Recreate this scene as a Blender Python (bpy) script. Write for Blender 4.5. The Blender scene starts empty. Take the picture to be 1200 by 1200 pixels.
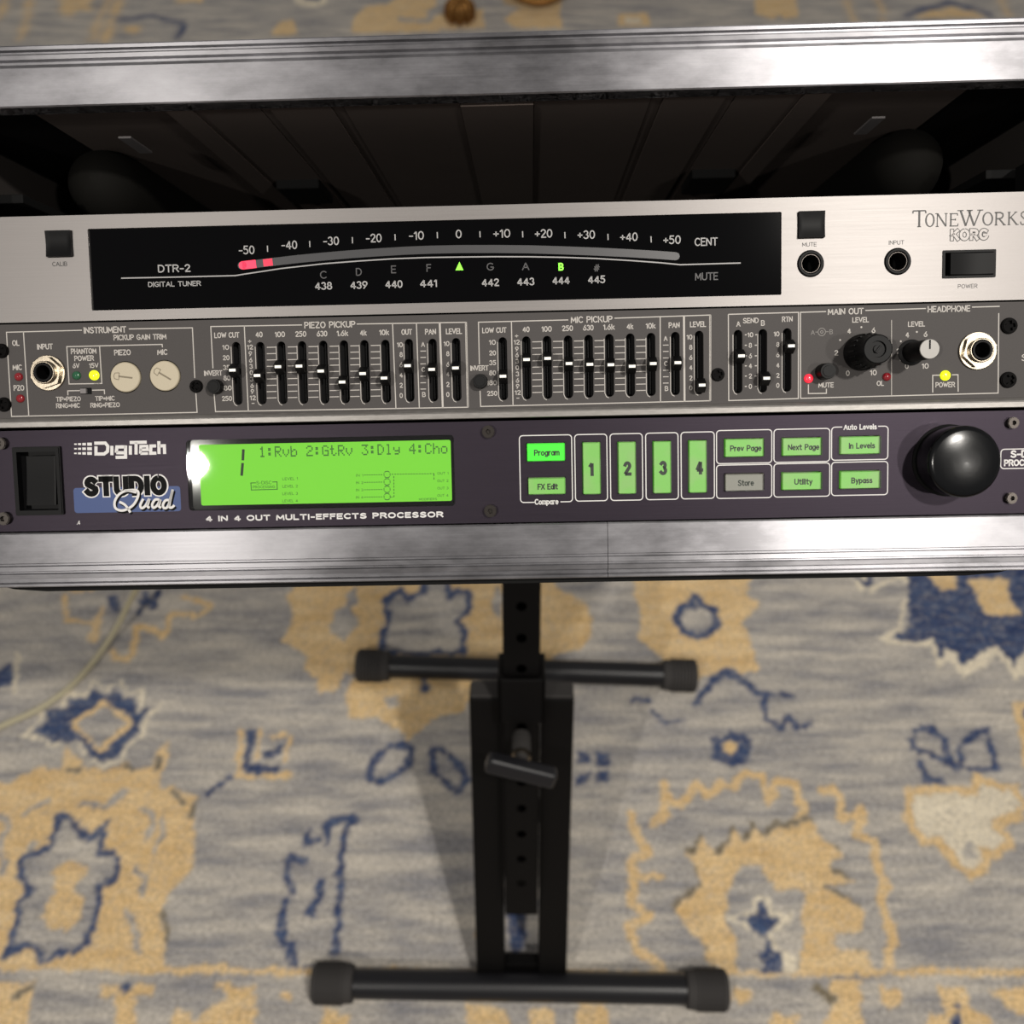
import bpy, bmesh, math, random
import numpy as np
from mathutils import Matrix, Vector
random.seed(4)
SC = bpy.context.scene
COL = SC.collection
# ------------------------------------------------------------------ camera
F = 1200.0
TH = math.radians(51.4)
H = 1.242
cd = bpy.data.cameras.new('camera'); cam = bpy.data.objects.new('camera', cd); COL.objects.link(cam)
cd.sensor_width = 36; cd.lens = 36; cd.clip_start = .02
cam.location = (0, 0, H); cam.rotation_euler = (math.pi/2-TH, 0, 0)
cd.dof.use_dof = True; cd.dof.focus_distance = .430; cd.dof.aperture_fstop = 10.5
SC.camera = cam
# ------------------------------------------------------------------ world, lamps, exposure
SC.view_settings.view_transform = 'Standard'; SC.view_settings.look = 'None'
SC.view_settings.gamma = 1; SC.view_settings.use_curve_mapping = False
SC.view_settings.exposure = 0.0
W = bpy.data.worlds.new('room_air'); SC.world = W; W.use_nodes = True
W.node_tree.nodes['Background'].inputs[0].default_value = (1.0, .955, .91, 1)
W.node_tree.nodes['Background'].inputs[1].default_value = .27
def lamp(x, y, z, power, size, tgt, col=(1, .95, .88)):
    l = bpy.data.lights.new('ceiling_lamp', 'AREA'); l.shape = 'DISK'; l.size = size; l.energy = power; l.color = col
    o = bpy.data.objects.new('ceiling_lamp', l); COL.objects.link(o)
    o.location = (x, y, z); o.rotation_euler = (Vector(tgt)-Vector((x, y, z))).to_track_quat('-Z', 'Y').to_euler()
lamp(-.99, -1.45, 2.6, 22, .062, (0, .4, .7))
lamp(1.16, -1.50, 2.6, 15, .11, (0, .4, .7))
lamp(.66, -.62, 2.6, 30, .085, (0, .5, .4))

# ------------------------------------------------------------------ frames
ct, st = math.cos(TH), math.sin(TH)
def CW(x, y, z):                       # camera axes (right, down, forward) -> world
    return Vector((x, z*ct-y*st, H-z*st-y*ct))
def CD(v): return CW(*v)-Vector((0, 0, H))
Rv = Vector((1, -.01859, -.02081)).normalized()
Dv = Vector((0, 1, .08616)); Dv -= Dv.dot(Rv)*Rv; Dv.normalize()
Nv = Rv.cross(Dv)
CC = Vector((0, -.06, .43196))
def P(px, py, w=0.0):                  # point of the rack face plane (mm: right, up), w mm in front of it
    d = Vector(((px-600)/F, (py-600)/F, 1)); c = CC-Nv*(w*.001)
    p = d*(c.dot(Nv)/d.dot(Nv))-c
    return p.dot(Rv)*1000, -p.dot(Dv)*1000
FACE = Matrix.Identity(4)
for i, v in enumerate((CD(Rv), -CD(Dv), -CD(Nv))):
    for r in range(3): FACE[r][i] = v[r]
o_ = CW(*CC)
for r in range(3): FACE[r][3] = o_[r]
U0 = -4.4                              # middle of the rack
def floor_pt(px, py, z=0.0):
    d = CD(Vector(((px-600)/F, (py-600)/F, 1))); t = (z-H)/d.z
    return Vector((d.x*t, d.y*t, z))

# ------------------------------------------------------------------ materials
def lin(c):
    return tuple(((x/255)/12.92 if x/255 <= .04045 else ((x/255+.055)/1.055)**2.4) for x in c)+(1,)
def mat(name, rgb, rough=.5, metal=0, spec=.5, coat=0, emit=None, es=0, bump=None, var=0, vscale=60, stretch=(1, 1, 1), aniso=0):
    m = bpy.data.materials.new(name); m.use_nodes = True
    nt = m.node_tree; b = nt.nodes['Principled BSDF']
    c = lin(rgb)
    b.inputs['Base Color'].default_value = c
    b.inputs['Roughness'].default_value = rough; b.inputs['Metallic'].default_value = metal
    b.inputs['Specular IOR Level'].default_value = spec
    b.inputs['Coat Weight'].default_value = coat; b.inputs['Coat Roughness'].default_value = .04
    if aniso: b.inputs['Anisotropic'].default_value = aniso
    if emit:
        b.inputs['Emission Color'].default_value = lin(emit); b.inputs['Emission Strength'].default_value = es
    if bump or var:
        tc = nt.nodes.new('ShaderNodeTexCoord'); mp = nt.nodes.new('ShaderNodeMapping')
        mp.inputs['Scale'].default_value = stretch
        nt.links.new(tc.outputs['Object'], mp.inputs[0])
        n = nt.nodes.new('ShaderNodeTexNoise'); n.inputs['Scale'].default_value = vscale; n.inputs['Detail'].default_value = 5
        nt.links.new(mp.outputs[0], n.inputs['Vector'])
        if var:
            mx = nt.nodes.new('ShaderNodeMix'); mx.data_type = 'RGBA'
            mx.inputs[6].default_value = tuple(x*(1-var) for x in c[:3])+(1,)
            mx.inputs[7].default_value = tuple(min(1, x*(1+var)) for x in c[:3])+(1,)
            nt.links.new(n.outputs['Fac'], mx.inputs[0]); nt.links.new(mx.outputs[2], b.inputs['Base Color'])
        if bump:
            bp = nt.nodes.new('ShaderNodeBump'); bp.inputs['Strength'].default_value = bump[0]; bp.inputs['Distance'].default_value = bump[1]
            nt.links.new(n.outputs['Fac'], bp.inputs['Height']); nt.links.new(bp.outputs[0], b.inputs['Normal'])
    return m
def brushed(name, rgb, rough, metal=1, bs=.25, stretch=(6, 900, 6), smear=0, fine=1.0, aniso=0):
    m = bpy.data.materials.new(name); m.use_nodes = True
    nt = m.node_tree; b = nt.nodes['Principled BSDF']; L = nt.links.new
    b.inputs['Metallic'].default_value = metal
    if aniso:                              # brushed along the length: light spreads across the brushing
        vt = nt.nodes.new('ShaderNodeVectorTransform'); vt.vector_type = 'VECTOR'; vt.convert_from = 'OBJECT'; vt.convert_to = 'WORLD'
        vt.inputs[0].default_value = (0, 1, 0); L(vt.outputs[0], b.inputs['Tangent']); b.inputs['Anisotropic'].default_value = aniso
    tc = nt.nodes.new('ShaderNodeTexCoord')
    mp = nt.nodes.new('ShaderNodeMapping'); mp.inputs['Scale'].default_value = stretch; L(tc.outputs['Object'], mp.inputs[0])
    n = nt.nodes.new('ShaderNodeTexNoise'); n.inputs['Scale'].default_value = 3*fine; n.inputs['Detail'].default_value = 6; n.inputs['Roughness'].default_value = .7
    L(mp.outputs[0], n.inputs['Vector'])
    c = lin(rgb)
    mx = nt.nodes.new('ShaderNodeMix'); mx.data_type = 'RGBA'
    mx.inputs[6].default_value = tuple(x*.82 for x in c[:3])+(1,); mx.inputs[7].default_value = tuple(min(1, x*1.12) for x in c[:3])+(1,)
    L(n.outputs['Fac'], mx.inputs[0])
    last = mx.outputs[2]
    rg = nt.nodes.new('ShaderNodeMapRange'); rg.inputs[3].default_value = rough*.85; rg.inputs[4].default_value = rough*1.15
    L(n.outputs['Fac'], rg.inputs[0])
    rl = rg.outputs[0]
    if smear:                          # handling marks, dull patches and fine scratches in the metal
        n2 = nt.nodes.new('ShaderNodeTexNoise'); n2.inputs['Scale'].default_value = 26; n2.inputs['Detail'].default_value = 8; n2.inputs['Roughness'].default_value = .65
        mp2 = nt.nodes.new('ShaderNodeMapping'); mp2.inputs['Scale'].default_value = (1, 2.2, 1); L(tc.outputs['Object'], mp2.inputs[0]); L(mp2.outputs[0], n2.inputs['Vector'])
        cr = nt.nodes.new('ShaderNodeMapRange'); cr.inputs[1].default_value = .35; cr.inputs[2].default_value = .68; cr.inputs[3].default_value = 1-smear; cr.inputs[4].default_value = 1.0
        L(n2.outputs['Fac'], cr.inputs[0])
        m2 = nt.nodes.new('ShaderNodeMix'); m2.data_type = 'RGBA'; m2.blend_type = 'MULTIPLY'; m2.inputs[0].default_value = 1
        L(last, m2.inputs[6]); L(cr.outputs[0], m2.inputs[7]); last = m2.outputs[2]
        ad = nt.nodes.new('ShaderNodeMath'); ad.operation = 'MULTIPLY_ADD'; L(n2.outputs['Fac'], ad.inputs[0]); ad.inputs[1].default_value = .22; L(rl, ad.inputs[2]); rl = ad.outputs[0]
    L(last, b.inputs['Base Color']); L(rl, b.inputs['Roughness'])
    bp = nt.nodes.new('ShaderNodeBump'); bp.inputs['Strength'].default_value = bs; bp.inputs['Distance'].default_value = .00004
    L(n.outputs['Fac'], bp.inputs['Height']); L(bp.outputs[0], b.inputs['Normal'])
    return m
def clear(name, tint=(1, 1, 1), rough=.02, ior=1.5):
    m = bpy.data.materials.new(name); m.use_nodes = True
    nt = m.node_tree; nt.nodes.clear(); L = nt.links.new
    o = nt.nodes.new('ShaderNodeOutputMaterial'); mx = nt.nodes.new('ShaderNodeMixShader')
    t = nt.nodes.new('ShaderNodeBsdfTransparent'); t.inputs[0].default_value = tint+(1,)
    g = nt.nodes.new('ShaderNodeBsdfGlossy'); g.inputs['Roughness'].default_value = rough
    f = nt.nodes.new('ShaderNodeFresnel'); f.inputs[0].default_value = ior
    L(f.outputs[0], mx.inputs[0]); L(t.outputs[0], mx.inputs[1]); L(g.outputs[0], mx.inputs[2]); L(mx.outputs[0], o.inputs[0])
    return m
M = dict(
    alu=brushed('case_aluminium', (162, 161, 165), .31, smear=.45, bs=.12, aniso=.85),
    silver=brushed('brushed_silver_faceplate', (136, 132, 130), .46, metal=.55, bs=.4, stretch=(8, 1100, 8), aniso=.6),
    purple=brushed('dark_anodised_faceplate', (38, 33, 40), .42, metal=.9, bs=.6, stretch=(10, 800, 10)),
    grey=mat('grey_painted_faceplate', (68, 65, 64), .6, spec=.2, bump=(.35, .0001), var=.08, vscale=1500),
    ledge=mat('grey_flange', (120, 117, 114), .38, metal=.6, var=.3, vscale=900, stretch=(.3, 1, 1)),
    abs=mat('black_moulded_plastic', (12, 11, 11), .6, spec=.2, bump=(.3, .0004), vscale=900),
    inner=mat('dark_lining', (84, 73, 67), .8, var=.12, vscale=30),
    inner2=mat('dark_lining_groove', (40, 35, 32), .8),
    pitch=mat('matte_black', (6, 6, 6), .8, spec=.2),
    tube=mat('dull_olive_black', (15, 14, 12), .8, spec=.1),
    clip=mat('dull_grey_clip', (110, 106, 106), .6),
    gloss=mat('black_acrylic', (2, 2, 3), .06, spec=.16),
    black=mat('black_plastic', (8, 8, 9), .5, spec=.15, bump=(.2, .00005), vscale=2500),
    satin=mat('satin_black_plastic', (9, 9, 10), .5, spec=.14),
    knob=mat('black_rubbery_knob', (5, 6, 8), .2, spec=.3, var=.3, vscale=90, bump=(.15, .0003)),
    rubber=mat('grey_rubber', (58, 56, 55), .75, spec=.2),
    stand=mat('black_powder_coat', (6, 5, 5), .5, spec=.15, bump=(.25, .0002), vscale=900),
    standt=mat('black_painted_tube', (24, 24, 27), .36, spec=.35),
    chrome=mat('nickel_plate', (150, 141, 126), .26, metal=1, bump=(.25, .00006), vscale=700),
    brass=mat('old_brass', (140, 100, 52), .4, metal=.8, bump=(.6, .004), var=.4, vscale=60),
    screwblk=mat('black_oxide_screw', (6, 5, 5), .6, spec=.06),
    screwgr=mat('dark_steel_screw', (50, 46, 43), .3, metal=.8),
    white=mat('white_print', (200, 198, 196), .5),
    dim=mat('dim_grey_print', (62, 61, 62), .5),
    mid=mat('grey_print', (150, 149, 148), .5),
    arc=mat('smoked_lens', (42, 42, 45), .4),
    panelw=mat('pale_grey_print', (172, 167, 161), .55),
    faint=mat('faint_grey_print', (110, 106, 102), .55),
    dark=mat('dark_print', (44, 42, 40), .5),
    mark=mat('white_marker', (245, 244, 235), .4, emit=None),
    cream=mat('cream_plastic', (170, 160, 138), .5, bump=(.3, .0002), vscale=1200),
    creamd=mat('cream_plastic_groove', (112, 102, 84), .6),
    capgrey=mat('pale_grey_cap', (150, 147, 142), .45),
    blue=mat('blue_badge_print', (10, 48, 104), .45),
    ledred=mat('unlit_red_lens', (120, 14, 24), .12, coat=1),
    ledgreen=mat('unlit_green_lens', (30, 82, 55), .12, coat=1),
    litred=mat('lit_red_lens', (230, 40, 60), .2, coat=1, emit=(255, 40, 60), es=.75),
    lityel=mat('lit_yellow_lens', (220, 220, 30), .2, coat=1, emit=(232, 255, 10), es=.95),
    litpink=mat('lit_red_segment', (220, 40, 70), .3, emit=(255, 45, 80), es=.85),
    litpink2=mat('dim_red_segment', (180, 30, 60), .3, emit=(215, 40, 70), es=.6),
    litgrn=mat('lit_green_segment', (120, 220, 50), .3, emit=(135, 255, 70), es=.95),
    lcd=mat('green_backlit_screen', (40, 70, 5), .5, emit=(126, 238, 6), es=.74),
    ink=mat('screen_ink', (24, 70, 8), .6, emit=(40, 105, 5), es=.35),
    inkdim=mat('faint_screen_ink', (50, 110, 8), .6, emit=(84, 165, 5), es=.5),
    inkblk=mat('black_screen_ink', (8, 30, 8), .6),
    filmhi=mat('bright_green_film', (30, 110, 20), .5, emit=(60, 250, 40), es=.85),
    film=mat('green_film', (110, 150, 80), .45, emit=(96, 188, 55), es=.34),
    filmoff=mat('unlit_film', (128, 122, 120), .45),
    legend=mat('button_legend', (3, 8, 3), .5),
    clearp=clear('clear_plastic_cap', (.97, .99, .97), .05, 1.28),
    glass=clear('display_glass', (.97, .98, .97), .015, 1.46),
    cable=mat('off_white_cable', (176, 168, 140), .5),
)

# lit films look uneven through the caps: random pale and green patches put into the glow colour
nt = M['film'].node_tree; bs_ = nt.nodes['Principled BSDF']; tc_ = nt.nodes.new('ShaderNodeTexCoord'); n_ = nt.nodes.new('ShaderNodeTexNoise'); n_.inputs['Scale'].default_value = 95; n_.inputs['Detail'].default_value = 1
r_ = nt.nodes.new('ShaderNodeMapRange'); r_.inputs[1].default_value = .42; r_.inputs[2].default_value = .58; x_ = nt.nodes.new('ShaderNodeMix'); x_.data_type = 'RGBA'; x_.inputs[6].default_value = lin((128, 178, 96)); x_.inputs[7].default_value = lin((84, 196, 30))
nt.links.new(tc_.outputs['Object'], n_.inputs['Vector']); nt.links.new(n_.outputs['Fac'], r_.inputs[0]); nt.links.new(r_.outputs[0], x_.inputs[0]); nt.links.new(x_.outputs[2], bs_.inputs['Emission Color'])

# ------------------------------------------------------------------ object helpers
SCALE = .001
def thing(name, label, cat, matrix=None, off=(0, 0, 0), scale=1.0, group=None):
    o = bpy.data.objects.new(name, None); COL.objects.link(o)
    o.empty_display_size = .02
    o.matrix_world = (matrix or Matrix.Identity(4)) @ Matrix.Translation(Vector(off)*scale)
    o['label'] = label; o['category'] = cat
    if group: o['group'] = group
    OFF[o.name] = (Vector(off), scale)
    return o
OFF = {}
STUFF = {'lettering', 'screen_text', 'screen_legend', 'screen_badge', 'letter_fill', 'legend', 'badge_outline', 'badge_letters', 'script', 'script_shadow', 'slot_mark'}
def obj(name, bm, m, parent, label=None, smooth=None):
    off, sc = OFF[parent.name]
    me = bpy.data.meshes.new(name)
    bmesh.ops.recalc_face_normals(bm, faces=bm.faces)
    bm.to_mesh(me); bm.free()
    me.transform(Matrix.Scale(sc, 4) @ Matrix.Translation(-off))
    for mm in (m if isinstance(m, (list, tuple)) else [m]): me.materials.append(mm)
    o = bpy.data.objects.new(name, me); COL.objects.link(o); o.parent = parent
    OFF[o.name] = (off, sc)
    if label: o['label'] = label
    if name in STUFF: o['kind'] = 'stuff'
    if smooth:
        me.shade_smooth() if hasattr(me, 'shade_smooth') else None
        try: me.set_sharp_from_angle(angle=math.radians(smooth))
        except Exception: pass
    return o
def new(): return bmesh.new()
def box(bm, x0, x1, y0, y1, z0, z1, bev=0, T=None, seg=2):
    r = bmesh.ops.create_cube(bm, size=1)
    vs = r['verts']
    bmesh.ops.scale(bm, verts=vs, vec=(abs(x1-x0), abs(y1-y0), abs(z1-z0)))
    bmesh.ops.translate(bm, verts=vs, vec=((x0+x1)/2, (y0+y1)/2, (z0+z1)/2))
    if T: bmesh.ops.transform(bm, verts=vs, matrix=T)
    if bev:
        es = list({e for v in vs for e in v.link_edges})
        bmesh.ops.bevel(bm, geom=es, offset=bev, segments=seg, affect='EDGES', profile=.5)
def lathe(bm, cx, cy, prof, n=32, T=None, caps=True):
    rings = []
    for r, z in prof:
        rings.append([bm.verts.new((cx+r*math.cos(2*math.pi*k/n), cy+r*math.sin(2*math.pi*k/n), z)) for k in range(n)])
    for a, b in zip(rings, rings[1:]):
        for k in range(n): bm.faces.new((a[k], a[(k+1) % n], b[(k+1) % n], b[k]))
    if caps:
        if prof[0][0] > 0: bm.faces.new(list(reversed(rings[0])))
        if prof[-1][0] > 0: bm.faces.new(rings[-1])
    if T: bmesh.ops.transform(bm, verts=[v for r in rings for v in r], matrix=T)
def ring(bm, cx, cy, ri, ro, z0, z1, n=32, bev=.0):
    b = bev
    prof = [(ri, z0), (ro, z0), (ro, z1-b), (ro-b, z1), (ri+b, z1), (ri, z1-b), (ri, z0)] if b else [(ri, z0), (ro, z0), (ro, z1), (ri, z1), (ri, z0)]
    lathe(bm, cx, cy, prof, n, caps=False)
def circ(cx, cy, r, n=32, a0=0): return [(cx+r*math.cos(a0+2*math.pi*k/n), cy+r*math.sin(a0+2*math.pi*k/n)) for k in range(n)]
def rrect(x0, x1, y0, y1, r, n=4):
    x0, x1 = min(x0, x1), max(x0, x1); y0, y1 = min(y0, y1), max(y0, y1); out = []
    for cx, cy, a in ((x1-r, y1-r, 0), (x0+r, y1-r, 90), (x0+r, y0+r, 180), (x1-r, y0+r, 270)):
        for k in range(n+1):
            t = math.radians(a+90*k/n); out.append((cx+r*math.cos(t), cy+r*math.sin(t)))
    return out
def add_mesh(bm, me, T=None):
    if T: me.transform(T)
    bm.from_mesh(me); bpy.data.meshes.remove(me)
def plate(bm, outer, holes, z0, z1):   # flat plate with true openings
    cu = bpy.data.curves.new('c', 'CURVE'); cu.dimensions = '2D'; cu.fill_mode = 'BOTH'; cu.extrude = abs(z1-z0)/2
    for pts in [outer]+holes:
        s = cu.splines.new('POLY'); s.points.add(len(pts)-1); s.use_cyclic_u = True
        for p, q in zip(s.points, pts): p.co = (q[0], q[1], 0, 1)
    o = bpy.data.objects.new('c', cu); me = bpy.data.meshes.new_from_object(o)
    add_mesh(bm, me, Matrix.Translation((0, 0, (z0+z1)/2)))
    bpy.data.objects.remove(o); bpy.data.curves.remove(cu)
def stroke(bm, pts, w, z0, z1, closed=False):
    pts = [Vector(p[:2]) for p in pts]
    if closed: pts = pts+[pts[0]]
    else:                                          # sharp corners: start a fresh ribbon
        for i in range(1, len(pts)-1):
            a, c = pts[i]-pts[i-1], pts[i+1]-pts[i]
            if a.length > 1e-6 and c.length > 1e-6 and a.normalized().dot(c.normalized()) < -.1:
                stroke(bm, pts[:i+1], w, z0, z1); stroke(bm, pts[i:], w, z0, z1); return
    n = len(pts); L = []; R = []
    for i, p in enumerate(pts):
        if closed and i in (0, n-1): a, b = pts[n-2], pts[1]
        else: a, b = pts[max(0, i-1)], pts[min(n-1, i+1)]
        d1 = (p-a).normalized() if (p-a).length > 1e-6 else (b-p).normalized()
        d2 = (b-p).normalized() if (b-p).length > 1e-6 else d1
        t = (d1+d2)
        t = t.normalized() if t.length > 1e-4 else d1
        nn = Vector((-t.y, t.x)); k = min(1.8, 1/max(.3, abs(nn.dot(Vector((-d1.y, d1.x))))))
        L.append(p+nn*w/2*k); R.append(p-nn*w/2*k)
    vt = [(bm.verts.new((a.x, a.y, z1)), bm.verts.new((b.x, b.y, z1))) for a, b in zip(L, R)]
    for (a, b), (c, d) in zip(vt, vt[1:]): bm.faces.new((a, b, d, c))
def arc_(cx, cy, rx, ry, a0, a1, n=8): return [(cx+rx*math.cos(math.radians(a0+(a1-a0)*k/n)), cy+ry*math.sin(math.radians(a0+(a1-a0)*k/n))) for k in range(n+1)]
O_ = lambda w, y0=0, y1=1: arc_(w/2, (y0+y1)/2, w/2, (y1-y0)/2, 90, 450, 20)
# single-stroke engraving letters: name -> (width, strokes), capitals 1 high
GL = {
 'A': (.62, [[(0, 0), (.31, 1), (.62, 0)], [(.1, .33), (.52, .33)]]), 'B': (.52, [[(0, .5), (.3, .5)]+arc_(.3, .25, .22, .25, 90, -90, 6)+[(0, 0), (0, 1), (.28, 1)]+arc_(.28, .75, .2, .25, 90, -90, 6)]),
 'C': (.56, [arc_(.32, .5, .32, .5, 48, 312, 14)]), 'D': (.56, [[(0, 0), (0, 1), (.22, 1)]+arc_(.22, .5, .34, .5, 90, -90, 10)+[(0, 0)]]), 'E': (.46, [[(.46, 1), (0, 1), (0, 0), (.46, 0)], [(0, .52), (.4, .52)]]),
 'F': (.44, [[(.44, 1), (0, 1), (0, 0)], [(0, .52), (.38, .52)]]), 'G': (.6, [arc_(.32, .5, .32, .5, 48, 350, 14)+[(.36, .45)]]), 'H': (.56, [[(0, 0), (0, 1)], [(.56, 0), (.56, 1)], [(0, .5), (.56, .5)]]),
 'I': (.02, [[(.01, 0), (.01, 1)]]), 'J': (.4, [[(.4, 1), (.4, .2)]+arc_(.2, .2, .2, .2, 0, -160, 6)]), 'K': (.54, [[(0, 0), (0, 1)], [(.5, 1), (0, .42)], [(.18, .6), (.54, 0)]]), 'L': (.42, [[(0, 1), (0, 0), (.42, 0)]]),
 'M': (.68, [[(0, 0), (.03, 1), (.34, .2), (.65, 1), (.68, 0)]]), 'N': (.56, [[(0, 0), (0, 1), (.56, 0), (.56, 1)]]), 'O': (.64, [O_(.64)]), 'P': (.5, [[(0, 0), (0, 1), (.26, 1)]+arc_(.26, .73, .24, .27, 90, -90, 8)+[(0, .46)]]),
 'Q': (.64, [O_(.64), [(.4, .25), (.64, 0)]]), 'R': (.54, [[(0, 0), (0, 1), (.28, 1)]+arc_(.28, .75, .24, .25, 90, -90, 8)+[(0, .5)], [(.26, .5), (.54, 0)]]),
 'S': (.52, [arc_(.27, .75, .23, .25, 30, 200, 8)+[(.14, .6), (.38, .44)]+arc_(.26, .26, .26, .26, 20, -155, 8)]), 'T': (.54, [[(0, 1), (.54, 1)], [(.27, 1), (.27, 0)]]), 'U': (.54, [[(0, 1), (0, .28)]+arc_(.27, .28, .27, .28, 180, 360, 8)+[(.54, 1)]]),
 'V': (.6, [[(0, 1), (.3, 0), (.6, 1)]]), 'W': (.86, [[(0, 1), (.22, 0), (.43, .9), (.64, 0), (.86, 1)]]), 'X': (.56, [[(0, 0), (.56, 1)], [(0, 1), (.56, 0)]]), 'Y': (.56, [[(0, 1), (.28, .48), (.56, 1)], [(.28, .48), (.28, 0)]]), 'Z': (.52, [[(0, 1), (.52, 1), (0, 0), (.52, 0)]]),
 '0': (.48, [O_(.48)]), '1': (.2, [[(0, .78), (.18, 1), (.18, 0)]]), '2': (.46, [arc_(.23, .74, .22, .26, 165, -30, 8)+[(0, 0), (.48, 0)]]), '3': (.46, [arc_(.22, .75, .2, .25, 150, -90, 8)+arc_(.22, .26, .24, .26, 80, -150, 8)]),
 '4': (.54, [[(.4, 0), (.4, 1), (0, .26), (.54, .26)]]), '5': (.46, [[(.42, 1), (.08, 1), (.03, .56)]+arc_(.2, .32, .26, .32, 110, -140, 8)]), '6': (.48, [[(.36, 1), (.06, .5)]+arc_(.24, .3, .24, .3, 150, 510, 16)]), '7': (.46, [[(0, 1), (.46, 1), (.14, 0)]]),
 '8': (.48, [arc_(.24, .76, .19, .24, 90, 450, 14), arc_(.24, .27, .24, .27, 90, 450, 14)]), '9': (.48, [arc_(.24, .7, .24, .3, -30, 330, 16)+[(.42, .5), (.12, 0)]]),
 '+': (.42, [[(0, .45), (.42, .45)], [(.21, .2), (.21, .7)]]), '-': (.3, [[(0, .42), (.3, .42)]]), '=': (.36, [[(0, .34), (.36, .34)], [(0, .6), (.36, .6)]]), '.': (.04, [[(0, 0), (0, .1)]]), '#': (.56, [[(0, .35), (.5, .35)], [(.06, .65), (.56, .65)], [(.1, .05), (.24, .95)], [(.32, .05), (.46, .95)]]),
 'a': (.42, [arc_(.2, .33, .2, .33, 0, 360, 14), [(.42, .68), (.42, 0)]]), 'b': (.42, [[(0, 1), (0, 0)], arc_(.22, .33, .2, .33, 0, 360, 14)]), 'd': (.42, [[(.42, 1), (.42, 0)], arc_(.2, .33, .2, .33, 0, 360, 14)]), 'e': (.42, [[(.01, .36), (.42, .36)]+arc_(.21, .34, .21, .34, 5, 310, 12)]),
 'g': (.42, [arc_(.2, .33, .2, .33, 0, 360, 14), [(.42, .68), (.42, -.1)]+arc_(.21, -.1, .21, .18, 0, -150, 6)]), 'i': (.03, [[(.01, 0), (.01, .68)], [(.01, .86), (.01, .98)]]), 'l': (.03, [[(.01, 0), (.01, 1)]]), 'k': (.4, [[(0, 0), (0, 1)], [(.36, .68), (0, .28)], [(.14, .42), (.4, 0)]]),
 'm': (.62, [[(0, 0), (0, .68)], arc_(.155, .45, .155, .23, 180, 0, 6)+[(.31, 0)], arc_(.465, .45, .155, .23, 180, 0, 6)+[(.62, 0)]]), 'n': (.38, [[(0, 0), (0, .68)], arc_(.19, .45, .19, .23, 180, 0, 6)+[(.38, 0)]]), 'o': (.44, [O_(.44, 0, .68)]), 'p': (.42, [[(0, .68), (0, -.28)], arc_(.22, .33, .2, .33, 0, 360, 14)]),
 'r': (.26, [[(0, 0), (0, .68)], arc_(.19, .45, .19, .23, 180, 75, 4)]), 's': (.36, [arc_(.18, .5, .16, .17, 40, 210, 6)+arc_(.18, .18, .18, .18, 40, -150, 7)]), 't': (.3, [[(.12, .95), (.12, .12), (.2, 0), (.3, .02)], [(0, .68), (.3, .68)]]), 'u': (.38, [[(0, .68), (0, .22)]+arc_(.19, .22, .19, .22, 180, 360, 6)+[(.38, .68)], [(.38, .3), (.38, 0)]]),
 'v': (.4, [[(0, .68), (.2, 0), (.4, .68)]]), 'x': (.38, [[(0, 0), (.38, .68)], [(0, .68), (.38, 0)]]), 'y': (.4, [[(0, .68), (.2, 0)], [(.4, .68), (.1, -.3)]]), 'c': (.38, [arc_(.22, .34, .22, .34, 50, 310, 10)]), ' ': (.25, []),
}
def txt(bm, s, px, py, wpx, hpx, z=.04, bold=0, w=0, lw=None, gap=.2):
    """lettering centred on (px,py) in the face plane, wpx wide, capitals hpx high, drawn with a stroke lw mm wide"""
    u, v = P(px, py, w); K = P(px+1, py, w)[0]-P(px, py, w)[0]
    hm = hpx*K; wm = wpx*K; lw = lw or hm*(.135+bold*2.2)
    x = 0; out = []
    for ch in s:
        g = GL[ch]
        for st_ in g[1]: out.append([(x+a, c) for a, c in st_])
        x += g[0]+gap
    tot = max(x-gap, .02); sx = max(wm-lw, .01)/tot if tot > .1 else 0; sy = hm-lw
    x0 = u-(wm-lw)/2 if sx else u
    for st_ in out:
        q = [Vector((x0+a*sx, v-sy/2+c*sy)) for a, c in st_]
        if (q[0]-q[-1]).length > lw*.5:
            if (q[0]-q[1]).length > 1e-5: q[0] = q[0]+(q[0]-q[1]).normalized()*lw*.46
            if (q[-1]-q[-2]).length > 1e-5: q[-1] = q[-1]+(q[-1]-q[-2]).normalized()*lw*.46
        stroke(bm, q, lw, 0, z)
def PL(pts, w=0): return [P(x, y, w) for x, y in pts]

# ================================================================== FLIGHT CASE
VT, VB = 112.4, -65.3                  # opening top and bottom (up +)
case = thing('rack_case', 'black flight case with scratched aluminium edge trim holding the three rack units', 'rack case', FACE, (U0, VB-30, -180), SCALE)
HW = 243
def prof_extrude(bm, prof, a, b, vertical=False, sgn=1):
    A = []; B = []
    for v, w in prof:
        if vertical: A.append(bm.verts.new((v, a, w))); B.append(bm.verts.new((v, b, w)))
        else: A.append(bm.verts.new((a, v, w))); B.append(bm.verts.new((b, v, w)))
    n = len(prof)
    for k in range(n): bm.faces.new((A[k], A[(k+1) % n], B[(k+1) % n], B[k]))
    bm.faces.new(A); bm.faces.new(list(reversed(B)))
TRIM = [(0, -9), (0, .6), (.6, 1.3), (13.2, 1.3), (13.6, .5), (14.3, .5), (14.7, 1.6), (16.6, 1.7), (17.0, .9), (17.5, .9), (18.0, 1.9), (19.8, 1.4), (20.3, -1.4), (21.9, -1.6), (22.4, .5), (23.3, .4), (23.8, -.4), (23.8, -9)]
TRIMT = [(0, -9), (0, .6), (.5, 1.3), (15.6, 1.3), (16.0, .2), (17.6, -.9), (18.6, -.9), (19.1, 1.0), (20.6, 1.6), (21.2, 1.2), (21.8, -.6), (22.5, -.6), (22.9, 1.3), (24.2, 1.4), (24.9, .6), (25.2, -1), (25.2, -9)]
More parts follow.
